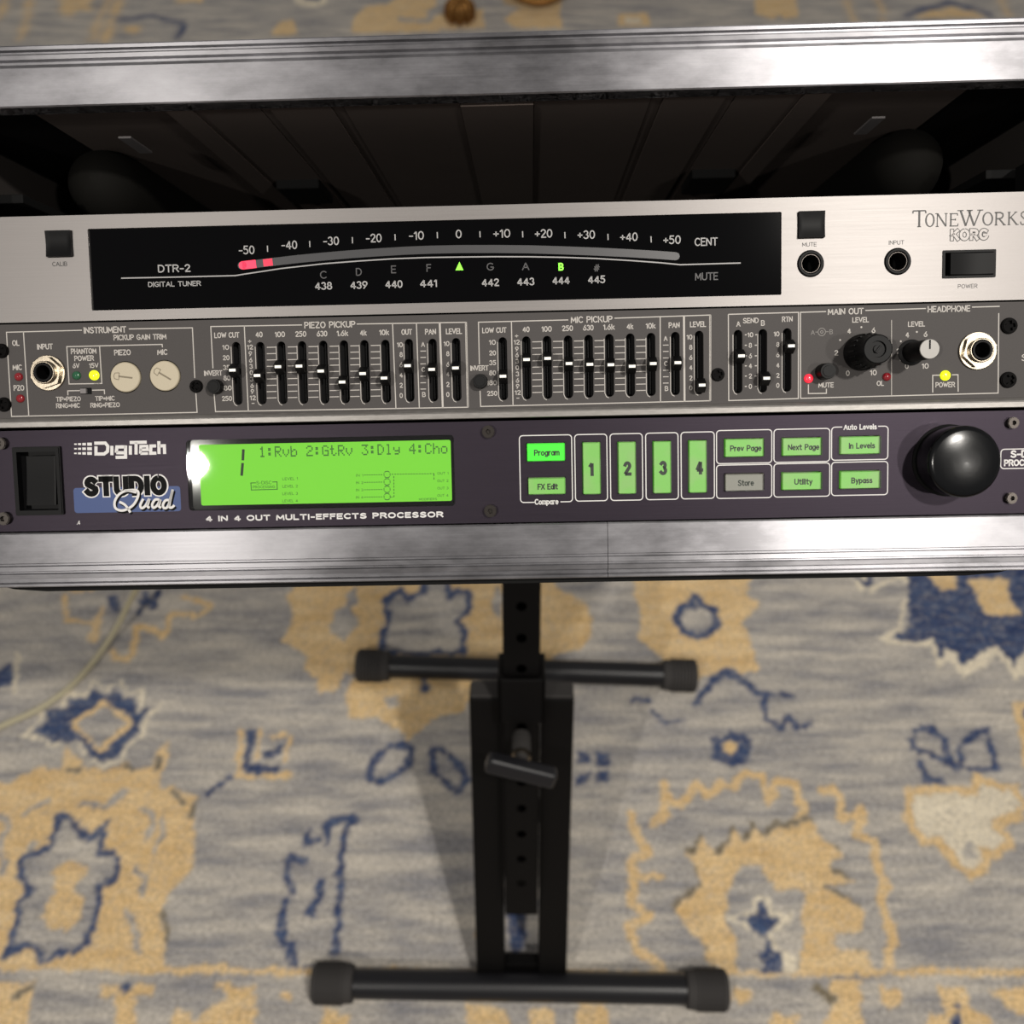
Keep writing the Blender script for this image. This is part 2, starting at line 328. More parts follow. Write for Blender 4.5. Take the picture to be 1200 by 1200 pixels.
b = new(); prof_extrude(b, [(VT+v, w) for v, w in TRIMT], U0-HW-24, U0+HW+24); obj('top_trim', b, M['alu'], case)
seam = P(712, 640)[0]
b = new(); prof_extrude(b, [(VB-v, w) for v, w in TRIM], U0-HW-24, seam-.12); obj('bottom_trim', b, M['alu'], case)
b = new(); prof_extrude(b, [(VB-v, w-.05) for v, w in TRIM], seam+.12, U0+HW+24); obj('bottom_trim', b, M['alu'], case)
for s in (-1, 1):
    b = new(); prof_extrude(b, [(U0+s*(HW+v), w) for v, w in TRIM], VB-.1, VT+.1, True); obj('side_trim', b, M['alu'], case)
DEP = -350
b = new(); box(b, U0-HW-20, U0+HW+20, VT+3, VT+18, DEP, -4, 3); obj('top_panel', b, M['abs'], case)
b = new(); box(b, U0-HW-20, U0+HW+20, VB-20, VB-2, DEP, -4, 3)
for k in range(-2, 3): box(b, U0+k*80-14, U0+k*80+14, VB-22.5, VB-18, DEP+15, -35, 1)
obj('bottom_panel', b, M['abs'], case)
# moulded lip under the lower trim, ends rounded off
b = new(); x0 = P(-14, 690, -6.5)[0]; x1 = P(1203, 668, -6.5)[0]
pts = [(x0, -6), (x0, -60), (x1, -60), (x1, -6)]
T = Matrix.Rotation(math.radians(90), 4, 'X')
bb = new()
yl = P(600, 683.6, -6.5)[1]
pr = [(x0, VB-18), (x0+4, yl+3.0), (x0+12, yl+1.1), (x0+26, yl), (x1-26, yl), (x1-12, yl+1.1), (x1-4, yl+3.0), (x1, VB-18)]
plate(b, pr, [], -60, -6.5); obj('bottom_lip', b, M['pitch'], case, 'low moulded black lip with rounded ends below the trim')
for s in (-1, 1):
    b = new(); box(b, U0+s*(HW+4), U0+s*(HW+20), VB-10, VT+10, DEP, -4, 2); obj('side_panel', b, M['abs'], case)
b = new(); box(b, U0-HW-18, U0+HW+18, VB-18, VT+16, DEP-8, DEP, 2); obj('back_panel', b, M['abs'], case)
# lining boards of the ceiling, seen above the topmost unit
cv = [-200, -141, -129.5, -101, -97, -70.5, -65.5, -15.7, 15.7, 65.5, 70.5, 97, 101, 129.5, 141, 200]
lev = [6.5, 1.4, 3.0, 3.6, 2.2, 3.8, 3.0, 1.2, 3.0, 3.8, 2.2, 3.6, 3.0, 1.4, 6.5]
for (a, c), z in zip(zip(cv, cv[1:]), lev):
    b = new(); narrow = c-a < 6
    box(b, U0+a+.15, U0+c-.15, VT-.5+z*.45, VT+4.5, DEP+1, -14 if c-a < 60 and abs(a+c) < 1 else -9.5, 0)
    obj('lining_board', b, M['inner'], case)
for s in (-1, 1):
    b = new(); box(b, U0+s*102, U0+s*126, VT-4, VT+2, -178, -138, 1); obj('recess_shade_block', b, M['pitch'], case)  # black block stands in for the shade of a ceiling recess
    b = new(); lathe(b, 0, 0, [(14, -235), (19, -232), (19, -92), (18, -80), (15, -70), (10, -64), (5, -61), (0, -60)], 32, Matrix.Translation((U0+s*196, VT-14, 0))); obj('corner_tube', b, M['tube'], case, smooth=40)
    b = new(); box(b, U0+s*166, U0+s*172, VT-3.2, VT-2.2, -62, -36, .3); obj('clip', b, M['clip'], case, 'small dull grey clip')
    b = new(); box(b, U0+s*226, U0+s*241, VB+2, VT-28, -28, -6, 0); box(b, U0+s*238, U0+s*241, VB+2, VT-28, DEP+4, -6, 0); box(b, U0+s*214, U0+s*242, VT-32, VT-28, DEP+4, -30, .5)
    obj('rack_rail', b, M['pitch'], case)
    b = new(); box(b, U0+s*241.3, U0+s*242.9, VB+1, VT-1, DEP+2, -12, 0); obj('side_lining', b, M['inner2'], case)

# ================================================================== common fittings
def screw(parent, px, py, r, kind, w=0, h=1.6):
    u, v = P(px, py, w+h); b = new()
    n = 24
    if kind == 'cross':
        a = .24*r; c = .62*r; t = math.radians(random.uniform(0, 90))
        pts = [(a, a), (a, c), (-a, c), (-a, a), (-c, a), (-c, -a), (-a, -a), (-a, -c), (a, -c), (a, -a), (c, -a), (c, a)]
        hole = [(u+x*math.cos(t)-y*math.sin(t), v+x*math.sin(t)+y*math.cos(t)) for x, y in pts]
        for k, (rr, z0, z1) in enumerate(((1, 0, .35), (.95, .35, .75), (.85, .75, 1.0))):
            plate(b, circ(u, v, r*rr, n), [hole], w+h*z0, w+h*z1)
        lathe(b, u, v, [(r*.8, w), (r*.8, w+h*.25)], 16)
        obj('screw', b, M['screwblk'], parent)
    else:
        hole = circ(u, v, r*.45, 6, random.uniform(0, 1))
        for rr, z0, z1 in ((1, 0, .8), (.9, .8, 1.0)): plate(b, circ(u, v, r*rr, n), [hole], w+h*z0, w+h*z1)
        lathe(b, u, v, [(r*.8, w), (r*.8, w+h*.3)], 16)
        obj('screw', b, M['screwgr'], parent)
def led(parent, px, py, rpx, m, label=None, h=1.5):
    u, v = P(px, py, h*.6); r = rpx*.36; b = new()
    lathe(b, u, v, [(r, -.5), (r, h*.25), (r*.93, h*.55), (r*.75, h*.82), (r*.45, h*.96), (0, h)], 24)
    return obj('indicator_light', b, M[m], parent, label, smooth=60)
def metal_jack(parent, px, py, wash_px, hole_px, hole_c, label):
    u, v = P(px, py, .8); r = wash_px*.358
    b = new(); ring(b, u, v, r*.5, r, 0, 1.0, 40, .25); j = obj('jack_socket', b, M['chrome'], parent, label, smooth=40)
    b = new()
    plate(b, circ(u, v, r*.90, 6, .3), [circ(u, v, r*.62, 32)], 1.0, 3.0); obj('hex_nut', b, M['chrome'], j)
    hu, hv = u, v
    b = new(); ring(b, hu, hv, r*.52, r*.64, -4, 5.0, 36, .35); obj('threaded_sleeve', b, M['chrome'], j, smooth=40)
    b = new(); ring(b, hu, hv, r*.38, r*.54, -4, 5.4, 36, .3); obj('black_insert', b, M['satin'], j, smooth=40)
    b = new(); lathe(b, hu, hv, [(r*.4, -8), (r*.4, -7.8)], 24); obj('socket_shade_disc', b, M['pitch'], j)  # matte black disc, shade of the deep hole put in as colour
def slot_outline(u, v0, v1, w):
    r = w/2; pts = []
    for k in range(9): t = math.pi*k/8; pts.append((u+r*math.cos(t), v1-r+r*math.sin(t)))
    for k in range(9): t = math.pi+math.pi*k/8; pts.append((u+r*math.cos(t), v0+r+r*math.sin(t)))
    return pts

# ================================================================== TUNER (top unit)
T0, T1 = 24.35, 68.25
tuner = thing('rack_tuner', 'silver brushed rack tuner with long black display, topmost of the three units', 'tuner', FACE, (U0, T0, -60), SCALE)
cu_, cv_ = P(70, 286); mu, mv = P(950.5, 263.5)
j1 = P(949.8, 309); j2 = P(1051.8, 306.4)
pw0 = P(1104, 326.5); pw1 = P(1167, 292)
D0 = (-177.2, 28.6); D1 = (113.0, 62.5)
bt = 5.55
holes = [rrect(D0[0], D1[0], D0[1], D1[1], .5), rrect(cu_-bt, cu_+bt, cv_-bt, cv_+bt, .5), rrect(mu-bt, mu+bt, mv-bt, mv+bt, .5),
         circ(*j1, 5.6), circ(*j2, 5.6), rrect(pw0[0], pw1[0], pw0[1], pw1[1], .4)]
b = new(); plate(b, rrect(U0-241, U0+241, T0, T1, .6), holes, -3, 0)
obj('faceplate', b, M['silver'], tuner)
b = new(); box(b, U0-218, U0+218, T0+1, T1-1, -150, -14); obj('chassis', b, M['black'], tuner)
b = new(); box(b, D0[0]+.1, D1[0]-.1, D0[1]+.1, D1[1]-.1, -3.3, -1.0); disp = obj('display_window', b, M['gloss'], tuner)
ZW = -.96
def button_sq(parent, u, v, h, name='push_button'):
    b = new(); n = 10; x0, x1, y0, y1 = u-h, u+h, v-h, v+h
    # slightly dished cap: a grid with a shallow curve across
    g = [[bm_v for bm_v in [b.verts.new((x0+(x1-x0)*i/n, y0+(y1-y0)*k/n, 1.8-.9*math.sin(math.pi*k/n)*(1 if 0 < i < n else .55))) for i in range(n+1)]] for k in range(n+1)]
    for k in range(n):
        for i in range(n): b.faces.new((g[k][i], g[k][i+1], g[k+1][i+1], g[k+1][i]))
    base = [[b.verts.new((v_.co.x, v_.co.y, -3)) for v_ in row] for row in (g[0], g[n])]
    for i in range(n):
        b.faces.new((g[0][i], base[0][i], base[0][i+1], g[0][i+1])); b.faces.new((g[n][i], g[n][i+1], base[1][i+1], base[1][i]))
    for e in (0, n):
        col = [g[k][e] for k in range(n+1)]
        b.faces.new([base[0][e]]+col+[base[1][e]])
    return obj(name, b, M['satin'], parent, smooth=30)
button_sq(tuner, cu_, cv_, 5.35); button_sq(tuner, mu, mv, 5.35)
for ju, jv in (j1, j2):
    b = new(); lathe(b, ju, jv, [(3.9, -13.5), (3.9, -13)], 24); obj('socket_shade_disc', b, M['pitch'], tuner)  # black disc added so the jack hole reads as dark as its shade
    b = new(); ring(b, ju, jv, 3.9, 5.4, -13, .9, 40, .4); j = obj('jack_socket', b, M['satin'], tuner, smooth=40)
    b = new(); ring(b, ju, jv, 3.55, 3.9, -6, .3, 36, .1); obj('ring_contact', b, M['screwgr'], j, smooth=40)
b = new(); x0, y0 = pw0; x1, y1 = pw1
ring_ = rrect(x0+.05, x1-.05, y0+.05, y1-.05, .4); plate(b, ring_, [rrect(x0+1, x1-1, y0+1, y1-1, .3)], -3, .5)
pwr = obj('power_switch', b, M['black'], tuner)
b = new()
ny = 12
for a_ in range(ny):
    pass
prev = None
for i in range(13):
    x = x0+2.6+(x1-1.2-x0-2.6)*i/12; z = 2.1-1.5*math.sin(math.pi*(i/12))*.6-.9*(i/12)
    cur = [b.verts.new((x, y0+1.1, -3)), b.verts.new((x, y0+1.1, z-.3)), b.verts.new((x, y0+1.5, z)), b.verts.new((x, y1-1.5, z)), b.verts.new((x, y1-1.1, z-.3)), b.verts.new((x, y1-1.1, -3))]
    if prev:
        for k in range(5): b.faces.new((prev[k], prev[k+1], cur[k+1], cur[k]))
    else: b.faces.new(list(reversed(cur)))
    prev = cur
b.faces.new(prev); obj('rocker', b, M['satin'], pwr, smooth=30)
# print on the silver plate
b = new(); txt(b, 'CALIB', 70, 309.3, 17.5, 5.2); txt(b, 'MUTE', 948.5, 286.5, 17, 5); txt(b, 'INPUT', 1050.5, 284.2, 18, 5); txt(b, 'POWER', 1134, 335.3, 23, 5)
obj('lettering', b, M['dark'], tuner, 'small dark printed captions')
def serif(b, ch, x, y, w, h, z=.04):   # thin roman capitals drawn as strokes; x left, y bottom, mm
    tk, tn = .13*h, .085*h
    def S(pts, t): stroke(b, [(x+a*w, y+c*h) for a, c in pts], t, 0, z)
    def serifs(*ps):
        for a, c in ps: S([(a-.14, c), (a+.14, c)], tn*.8)
    if ch == 'T': S([(.5, 0), (.5, 1)], tk); S([(.02, .98), (.98, .98)], tn); S([(.02, .98), (.0, .82)], tn); S([(.98, .98), (1, .82)], tn); serifs((.5, .01))
    elif ch == 'O':
        for q, t in ((range(-9, 10), tk), (range(9, 28), tk)):
            pass
        n = 36; o = []; i_ = []
        for k in range(n):
            a = 2*math.pi*k/n; o.append((x+w*(.5+.5*math.cos(a)), y+h*(.5+.52*math.sin(a)))); i_.append((x+w*(.5+.5*math.cos(a))-tk*math.cos(a), y+h*(.5+.52*math.sin(a))-tn*math.sin(a)))
        plate(b, o, [i_], 0, z)
    elif ch == 'N': S([(.1, 0), (.1, 1)], tn); S([(.1, 1), (.9, 0)], tk); S([(.9, 0), (.9, 1)], tn); serifs((.1, .01), (.9, .99), (.05, .99))
    elif ch == 'E': S([(.2, 0), (.2, 1)], tk); S([(.05, .02), (.95, .02), (1, .2)], tn); S([(.05, .98), (.9, .98), (.93, .82)], tn); S([(.2, .52), (.7, .52)], tn); S([(.7, .44), (.7, .6)], tn)
    elif ch == 'W': S([(0.05, 1), (.3, 0)], tk); S([(.3, 0), (.52, 1)], tn); S([(.42, 1), (.68, 0)], tk); S([(.68, 0), (.95, 1)], tn); serifs((.05, .99), (.47, .99), (.95, .99))
    elif ch == 'R': S([(.18, 0), (.18, 1)], tk); S([(.03, .98), (.55, .98), (.78, .88), (.8, .7), (.68, .55), (.45, .5), (.2, .5)], tn*1.4); S([(.45, .5), (.95, 0)], tk); serifs((.18, .01), (.95, .01))
    elif ch == 'K': S([(.18, 0), (.18, 1)], tk); S([(.2, .48), (.8, .98)], tn); S([(.35, .58), (.92, 0)], tk); serifs((.18, .01), (.18, .99), (.8, .99), (.95, .01))
    elif ch == 'S': S([(.85, .8), (.75, .96), (.45, 1), (.2, .88), (.18, .7), (.4, .55), (.7, .42), (.85, .25), (.7, .05), (.4, 0), (.15, .08), (.1, .25)], tk*.75)
b = new()
for ch, xa, xb, ya, yb in (('T', 1069.5, 1085, 246.5, 266), ('O', 1084, 1095.5, 250, 266), ('N', 1097, 1110, 250, 265.6), ('E', 1112, 1123, 250, 265.3), ('W', 1124, 1150, 246, 265), ('O', 1151, 1164, 248.6, 264.3), ('R', 1165, 1178, 248.6, 264), ('K', 1180, 1193, 248.3, 263.6), ('S', 1195, 1204, 248, 263.4)):
    u0, v0 = P(xa, yb); u1, v1 = P(xb, ya); serif(b, ch, u0, v0, u1-u0, v1-v0)
obj('lettering', b, M['dark'], tuner, 'dark roman lettering')
b = new(); txt(b, 'KORG', 1136, 275, 46, 15, .04, lw=1.75, gap=.28); lk = obj('lettering', b, M['dark'], tuner, 'outlined block lettering')
b = new(); txt(b, 'KORG', 1136, 275, 44, 13, .08, lw=1.05, gap=.28); obj('letter_fill', b, M['silver'], lk)
# display print
b = new()
for i, (s, x, y, w_) in enumerate([('-50', 289, 293, 18.5), ('-40', 339, 287, 18.5), ('-30', 388, 282.3, 18.5), ('-20', 438, 279, 18.5), ('-10', 488, 276, 17.5), ('0', 537.5, 274.2, 7), ('+10', 588, 273.6, 20), ('+20', 637, 273.6, 20.5), ('+30', 687, 275, 20.5), ('+40', 737, 277.6, 20.5), ('+50', 787.5, 281, 20.5)]):
    txt(b, s, x, y, w_, 10, ZW, w=-1)
for x, y in ((313.5, 291.5), (363, 286), (413, 281.5), (463, 278), (512.5, 275.6), (562.5, 274.6), (612.5, 274.6), (662, 275.6), (712.5, 277.7), (763, 280.5)):
    stroke(b, PL([(x-.15, y-3.6), (x+.15, y+3.6)], -1), .45, 0, ZW)
for s, x, y in (('438', 379, 335), ('439', 420.5, 334), ('440', 461.5, 333), ('441', 502, 332), ('442', 574.5, 331), ('443', 616, 330), ('444', 657.3, 328.6), ('445', 699, 327.5)):
    txt(b, s, x, y, 20.5, 9, ZW, w=-1, bold=.012)
txt(b, 'CENT', 827.5, 283.3, 27, 9.5, ZW, w=-1); txt(b, 'DTR-2', 204, 314.5, 38, 9, ZW, w=-1, bold=.01); txt(b, 'DIGITAL TUNER', 204.5, 332.7, 62, 6, ZW, w=-1, bold=.01)
obj('lettering', b, M['mid'], disp)
b = new()
for s, x, y, m_ in (('C', 379, 322, 8), ('D', 420.5, 318.6, 7), ('E', 461.2, 315.7, 6), ('F', 502.5, 314, 5.5), ('G', 574.5, 312.5, 8.5), ('A', 616, 312, 8.5), ('#', 699.3, 314, 7)): txt(b, s, x, y, m_, 9, ZW, w=-1)
txt(b, 'MUTE', 828, 323.8, 27, 9, ZW, w=-1); obj('lettering', b, M['dim'], disp, 'dim unlit legends')
b = new(); txt(b, 'B', 657.5, 312.6, 6, 9, ZW, w=-1, bold=.03); obj('lit_legend', b, M['litgrn'], disp, 'green lit letter')
b = new(); plate(b, PL([(533.8, 316.8), (543, 316.6), (538.4, 306.8)], -1), [], -1, ZW); obj('lit_pointer', b, M['litgrn'], disp, 'green lit triangle')
b = new(); stroke(b, PL([(142, 326), (210, 324.6), (276, 323), (284, 321.6), (330, 314.6), (380, 309), (420, 305.9), (460, 303.3), (500, 301.8), (540, 301.2), (580, 300.8), (620, 300.9), (660, 301.6), (700, 303), (740, 305.4), (775, 308), (797, 310.2), (806, 310), (868, 308.2)], -1), .5, 0, ZW); obj('trim_line', b, M['mid'], disp)
AR = [(283, 311.2), (300, 309.2), (320, 306.9), (350, 303.4), (380, 300.6), (410, 298), (440, 295.9), (475, 293.8), (505, 292.6), (540, 291.9), (580, 291.8), (620, 292.2), (660, 293.4), (700, 294.9), (735, 296.6), (770, 298.7), (792, 300.3)]
b = new(); stroke(b, PL(AR, -1), 3.3, 0, ZW)
for q in (AR[0], AR[-1]): plate(b, circ(*P(*q, -1), 1.6, 16), [], ZW-.02, ZW-.002)
obj('meter_arc', b, M['arc'], disp)
b = new(); stroke(b, PL([(284, 311.1), (300, 309.2)], -1), 3.4, 0, ZW+.05); plate(b, circ(*P(284.5, 311, -1), 1.65, 16), [], ZW, ZW+.05); obj('lit_segment', b, M['litpink'], disp, 'bright red lit segment')
b = new(); stroke(b, PL([(308.5, 308.2), (319.5, 306.9)], -1), 3.0, 0, ZW+.05); obj('lit_segment', b, M['litpink2'], disp)

# ================================================================== PREAMP (middle unit)
Q0, Q1 = -20.2, 23.6
pre = thing('rack_preamp', 'grey rack preamp with rows of small black sliders, middle of the three units', 'preamp', FACE, (U0, Q0, -60), SCALE)
# faders: (slot x mid, y top, y bottom, marker x, marker y)
FD = [(278, 400.5, 474.5, 274.5, 433.7), (306.2, 400.5, 474, 303, 440), (330.7, 400, 473.6, 327.7, 429.7), (355, 399.6, 473.3, 352, 429), (379.8, 399, 473, 377, 434.8),
      (404, 398.6, 472.6, 401.8, 447.7), (428, 398.3, 472.3, 425.8, 437.8), (452.5, 398, 472, 451, 443), (480, 397, 470.8, 478.5, 428.5), (507.7, 396.8, 470.5, 505.9, 432.9), (535.2, 396, 470, 534, 431.2),
      (589.7, 395, 469, 590.2, 440.9), (617.3, 394, 468, 618, 421.3), (641.6, 393.5, 467.4, 642, 420), (666.2, 393, 466.7, 667, 426), (690.2, 392.3, 466, 691.6, 427), (714.4, 391.3, 465, 716.3, 427.4),
      (738.9, 390.6, 464.5, 740.5, 429.2), (763.2, 390, 464, 765.8, 426), (791.6, 388.8, 463, 794, 425), (819.5, 387.5, 462, 822.8, 451.3),
      (865, 386.5, 461, 869.7, 417), (894, 385.5, 460, 899.4, 443.2), (922.5, 384.5, 459, 927.7, 405.3)]
holes = []; slots = []
for x, ya, yb, mx, my in FD:
    u, va = P(x, ya); u, vb = P(x, (ya+yb)/2); vb = P(x, yb)[1]; u = P(x, (ya+yb)/2)[0]; slots.append((u, vb, va)); holes.append(slot_outline(u, vb, va, 3.6))
jk = [(56, 437, 21), (1146, 411, 22)]
for x, y, r in jk: holes.append(circ(*P(x, y), r*.358*.6, 24))
KN = [(147.5, 442), (193.5, 440.5)]
for q in KN: holes.append(circ(*P(*q), 6.75, 36))
sw = P(100.8, 458.3); holes.append(rrect(sw[0]-2.5, sw[0]+2.5, sw[1]-1.35, sw[1]+1.35, .2))
b = new(); plate(b, rrect(U0-241, U0+241, Q0+4.2, Q1, .5), holes, -2, 0); obj('faceplate', b, M['grey'], pre)
b = new(); prof_extrude(b, [(Q0+4.2, 0), (Q0+3.9, .5), (Q0+2.9, 1.3), (Q0+2.3, 1.5), (Q0+.3, 1.5), (Q0, 1.2), (Q0, -2), (Q0+4.2, -2)], U0-241, U0+241); obj('lower_flange', b, M['ledge'], pre, 'bright folded lower edge')
b = new(); box(b, U0-218, U0+218, Q0+.6, Q1-.6, -140, -6); obj('chassis', b, M['black'], pre)
PLB = []
for i, ((u, vb, va), (x, ya, yb, mx, my)) in enumerate(zip(slots, FD)):
    hw_ = 7.0
    mv_ = P(mx, my, hw_)[1]
    b = new()
    box(b, u-.5, u+.5, mv_-1.2, mv_+1.2, -5, 2)
    # cap: flared foot, waist, ribbed top
    prof = [(-3.0, 2.4), (3.0, 2.4), (2.6, 3.6), (1.2, hw_-.3), (.9, hw_), (-.9, hw_), (-1.2, hw_-.3), (-2.6, 3.6)]
    A = [b.verts.new((u-1.75, mv_+y_, z_)) for y_, z_ in prof]; B = [b.verts.new((u+1.75, mv_+y_, z_)) for y_, z_ in prof]
    n = len(prof)
    for k in range(n): b.faces.new((A[k], A[(k+1) % n], B[(k+1) % n], B[k]))
    b.faces.new(A); b.faces.new(list(reversed(B)))
    f = obj('slider', b, M['satin'], pre)
    b = new(); box(b, u-1.35, u+1.35, mv_-.55, mv_+.55, hw_-.1, hw_+.08); obj('marker', b, M['mark'], f, 'white marker line')
    b = new(); box(b, u-.25, u+.25, vb+1, va-1, -5.2, -4.6); obj('slider_track', b, M['black'], f)
metal_jack(pre, 56, 437, 21, 11, None, 'nickel jack socket'); metal_jack(pre, 1146, 411, 22, 11, None, 'nickel jack socket')
for (x, y), ang in zip(KN, (172, 148)):
    u, v = P(x, y); b = new(); lathe(b, u, v, [(6.35, -4), (6.35, .5), (6.0, .9), (0, .9)], 40)
    k_ = obj('trim_knob', b, M['cream'], pre, 'cream slotted trim knob', smooth=40)
    a = math.radians(ang); ca, sa = math.cos(a), math.sin(a)
    R_ = lambda p: (u+p[0]*ca-p[1]*sa, v+p[0]*sa+p[1]*ca)
    b = new(); stroke(b, [R_((-3.2, 0)), R_((2.8, 0))], .7, 0, .93)
    stroke(b, [R_((2.6, 1.5)), R_((4.4, 1.2)), R_((4.9, 0)), R_((4.4, -1.2)), R_((2.6, -1.5)), R_((2.6, 1.5))], .3, 0, .93); obj('slot_mark', b, M['creamd'], k_)
b = new(); box(b, sw[0]-2.3, sw[0]+2.3, sw[1]-1.25, sw[1]+1.25, -4, -.6); s_ = obj('slide_switch', b, M['pitch'], pre)
b = new(); box(b, sw[0]-2.2, sw[0]+.3, sw[1]-1.1, sw[1]+1.1, -1, 1.0, .2); obj('switch_nub', b, M['clip'], s_, 'grey slide nub')
led(pre, 21, 441.5, 5, 'ledred', 'unlit red light'); led(pre, 23, 467, 5, 'ledred', 'unlit red light'); led(pre, 89, 440, 5.2, 'ledgreen', 'unlit green light'); led(pre, 109.6, 439.7, 6, 'lityel', 'lit yellow light')
led(pre, 948, 443.5, 5.4, 'litred', 'lit red light'); led(pre, 1039.8, 441.5, 5, 'ledred', 'unlit red light'); led(pre, 1108.5, 440, 6, 'lityel', 'lit yellow light')
for x, y, r in ((0, 411, 3.1), (3, 474, 3.1), (229, 452.5, 2.75), (841.8, 438.9, 2.8), (1184, 381.5, 3.4), (1183, 445, 3.4)): screw(pre, x, y, r, 'cross')
def cap_knob(parent, name, px, py, r, h, mtop, base=None, label=None, m='black'):
    u, v = P(px, py, h); b = new()
    lathe(b, u, v, [(base or r*1.12, 0), (base or r*1.12, .8), (r*1.05, 1.2), (r, h-1), (r*.94, h-.2), (0, h-.1)], 40)
    k = obj(name, b, M[m], parent, label, smooth=35); return k, u, v
for x, y in ((250, 452.8), (562.5, 446.5)):
    k, u, v = cap_knob(pre, 'push_button', x, y, 3.0, 5, None, 3.1)
    b = new(); lathe(b, u, v, [(2.2, 4.8), (2.1, 5.05), (0, 5.05)], 24); obj('button_top', b, M['black'], k, smooth=30)
k, u, v = cap_knob(pre, 'push_button', 971, 434.7, 3.3, 8, None, 3.4)
b = new(); lathe(b, u, v, [(2.3, 7.8), (2.2, 8.15), (0, 8.15)], 24); obj('button_top', b, M['black'], k, smooth=30)
# stacked level knob
u, v = P(1029, 409, 21); b = new()
pr = [(7.6, .3), (7.6, 4), (7.2, 5), (6.6, 13), (5.9, 15), (5.9, 20.4), (5.4, 21), (3.3, 21), (3.1, 20), (0, 20)]
lathe(b, u, v, pr, 48)
for kk in range(20):
    a = 2*math.pi*kk/20; box(b, -.25, .25, -.3, .3, 5.5, 12.6, 0, Matrix.Translation((u+6.95*math.cos(a), v+6.95*math.sin(a), 0)) @ Matrix.Rotation(a, 4, 'Z'))
k = obj('level_knob', b, M['satin'], pre, 'tall stacked black knob', smooth=35)
b = new(); box(b, u-1.6, u+1.6, v-.35, v+.35, 20, 21.2, .1, Matrix.Translation((u, v, 0)) @ Matrix.Rotation(.9, 4, 'Z') @ Matrix.Translation((-u, -v, 0))); lathe(b, u, v, [(1.7, 20), (1.6, 20.7), (0, 20.7)], 20); obj('shaft_end', b, M['black'], k)
k, u, v = cap_knob(pre, 'headphone_knob', 1089.3, 409, 3.95, 20, None, 5.4, 'slim black knob with pale cap')
b = new(); lathe(b, u, v, [(3.9, 19.7), (3.8, 20.3), (0, 20.35)], 36); obj('knob_cap', b, M['capgrey'], k, 'pale grey cap', smooth=35)
b = new(); box(b, u-.3, u+.3, v, v+3.6, 20.3, 20.5); obj('pointer', b, M['pitch'], k)
# --- print
b = new(); LW = .42
def line(*pts, lw=LW): stroke(b, PL(pts), lw, 0, .04)
A_ = lambda s, x, y, w_, h_, bo=.012: txt(b, s, x, y, w_, h_, .045, bold=bo)
line((96, 387), (7.6, 389.4), (13.6, 488), (231, 483.2), (229.6, 461)); line((151, 385.5), (225.5, 384.2), (228.3, 443)); line((27.5, 389), (33.8, 487.5))
A_('INSTRUMENT', 123, 386.6, 50, 7.5); A_('OL', 18.5, 402, 8.5, 6.5); A_('MIC', 20.3, 430.5, 11, 6.5); A_('PZO', 22.2, 454.6, 12.5, 6.5)
A_('INPUT', 52.7, 406.2, 18.5, 6.6); A_('PICKUP GAIN TRIM', 164, 395, 62, 6.4); A_('PHANTOM', 98, 411.5, 30, 6.4); A_('POWER', 98.6, 419.8, 23, 6.2)
A_('6V', 89.2, 428.6, 8, 5.8); A_('15V', 110, 428.3, 11, 5.8); A_('PIEZO', 143.5, 413, 19.5, 6.6); A_('MIC', 190.3, 412.6, 12, 6.6)
line((117, 449.4), (81, 450), (78.3, 406.2), (190, 403.6), (190.4, 407)); line((116.7, 405.4), (119.4, 449.3), (110, 449.5))
A_('TIP=PIEZO', 80.2, 467.6, 29, 5.6); A_('RING=MIC', 79.8, 475.3, 28, 5.6); A_('TIP=MIC', 123, 466.8, 23, 5.6); A_('RING=PIEZO', 123.2, 474.6, 34.5, 5.6)
line((79.7, 463.2), (79.4, 458), (94, 457.7)); line((108, 457.3), (122.3, 457), (122.6, 462))
# piezo block
line((354, 380.8), (247, 382.7), (249.6, 431.6)); line((251, 462), (252.6, 482.4), (548.3, 477.2), (546, 377.7), (418, 379.7))
line((286.3, 382), (291, 481.8)); line((460, 379), (464, 478.8)); line((488, 378.6), (491.4, 478.2)); line((515.3, 378.3), (518.9, 477.9), lw=.8); line((546, 377.7), (548.3, 477.2), lw=.8)
A_('PIEZO PICKUP', 386.5, 380.5, 60, 7.6); A_('LOW CUT', 265.8, 392.7, 29.5, 6.5)
for s, x, y, w_ in (('40', 303.5, 392, 8.5), ('100', 328, 391.8, 12), ('250', 352.5, 391.4, 13), ('630', 377.3, 391, 12.5), ('1.6k', 401.3, 390.5, 13.5), ('4k', 425.7, 390, 8), ('10k', 450.2, 389.5, 11.5), ('OUT', 476.6, 389, 12.5), ('PAN', 504.5, 388.7, 13), ('LEVEL', 532, 388.2, 19)): A_(s, x, y, w_, 6.6)
for s, x, y in (('10', 264.5, 407), ('20', 265, 419.2), ('35', 265.3, 430.7), ('80', 266, 443), ('180', 265.5, 454.7), ('250', 266, 467)): A_(s, x, y, 4.0*len(s), 5.8)
A_('INVERT', 249.8, 437.2, 21.5, 6.2)
for s, y in zip(['+', '12', '9', '6', '3', '0', '3', '6', '9', '12', '-'], [399.8, 406.8, 414.5, 422, 429.3, 436.8, 444.3, 451.8, 458.8, 466.2, 472.3]): A_(s, 292.6+(y-400)*.055, y, {1: 4 if s != '-' else 3.4, 2: 7}[len(s)], 5.6)
for i in range(1, 8):                                                # short scale lines between the sliders
    for k in range(9):
        xa = FD[i][0]+6.5; xb = FD[i+1][0]-6.5
        if i == 7: continue
        y = 407.0-(xa-315)*.0175+7.42*k; line((xa, y+.05), (xb, y-.25), lw=.34)
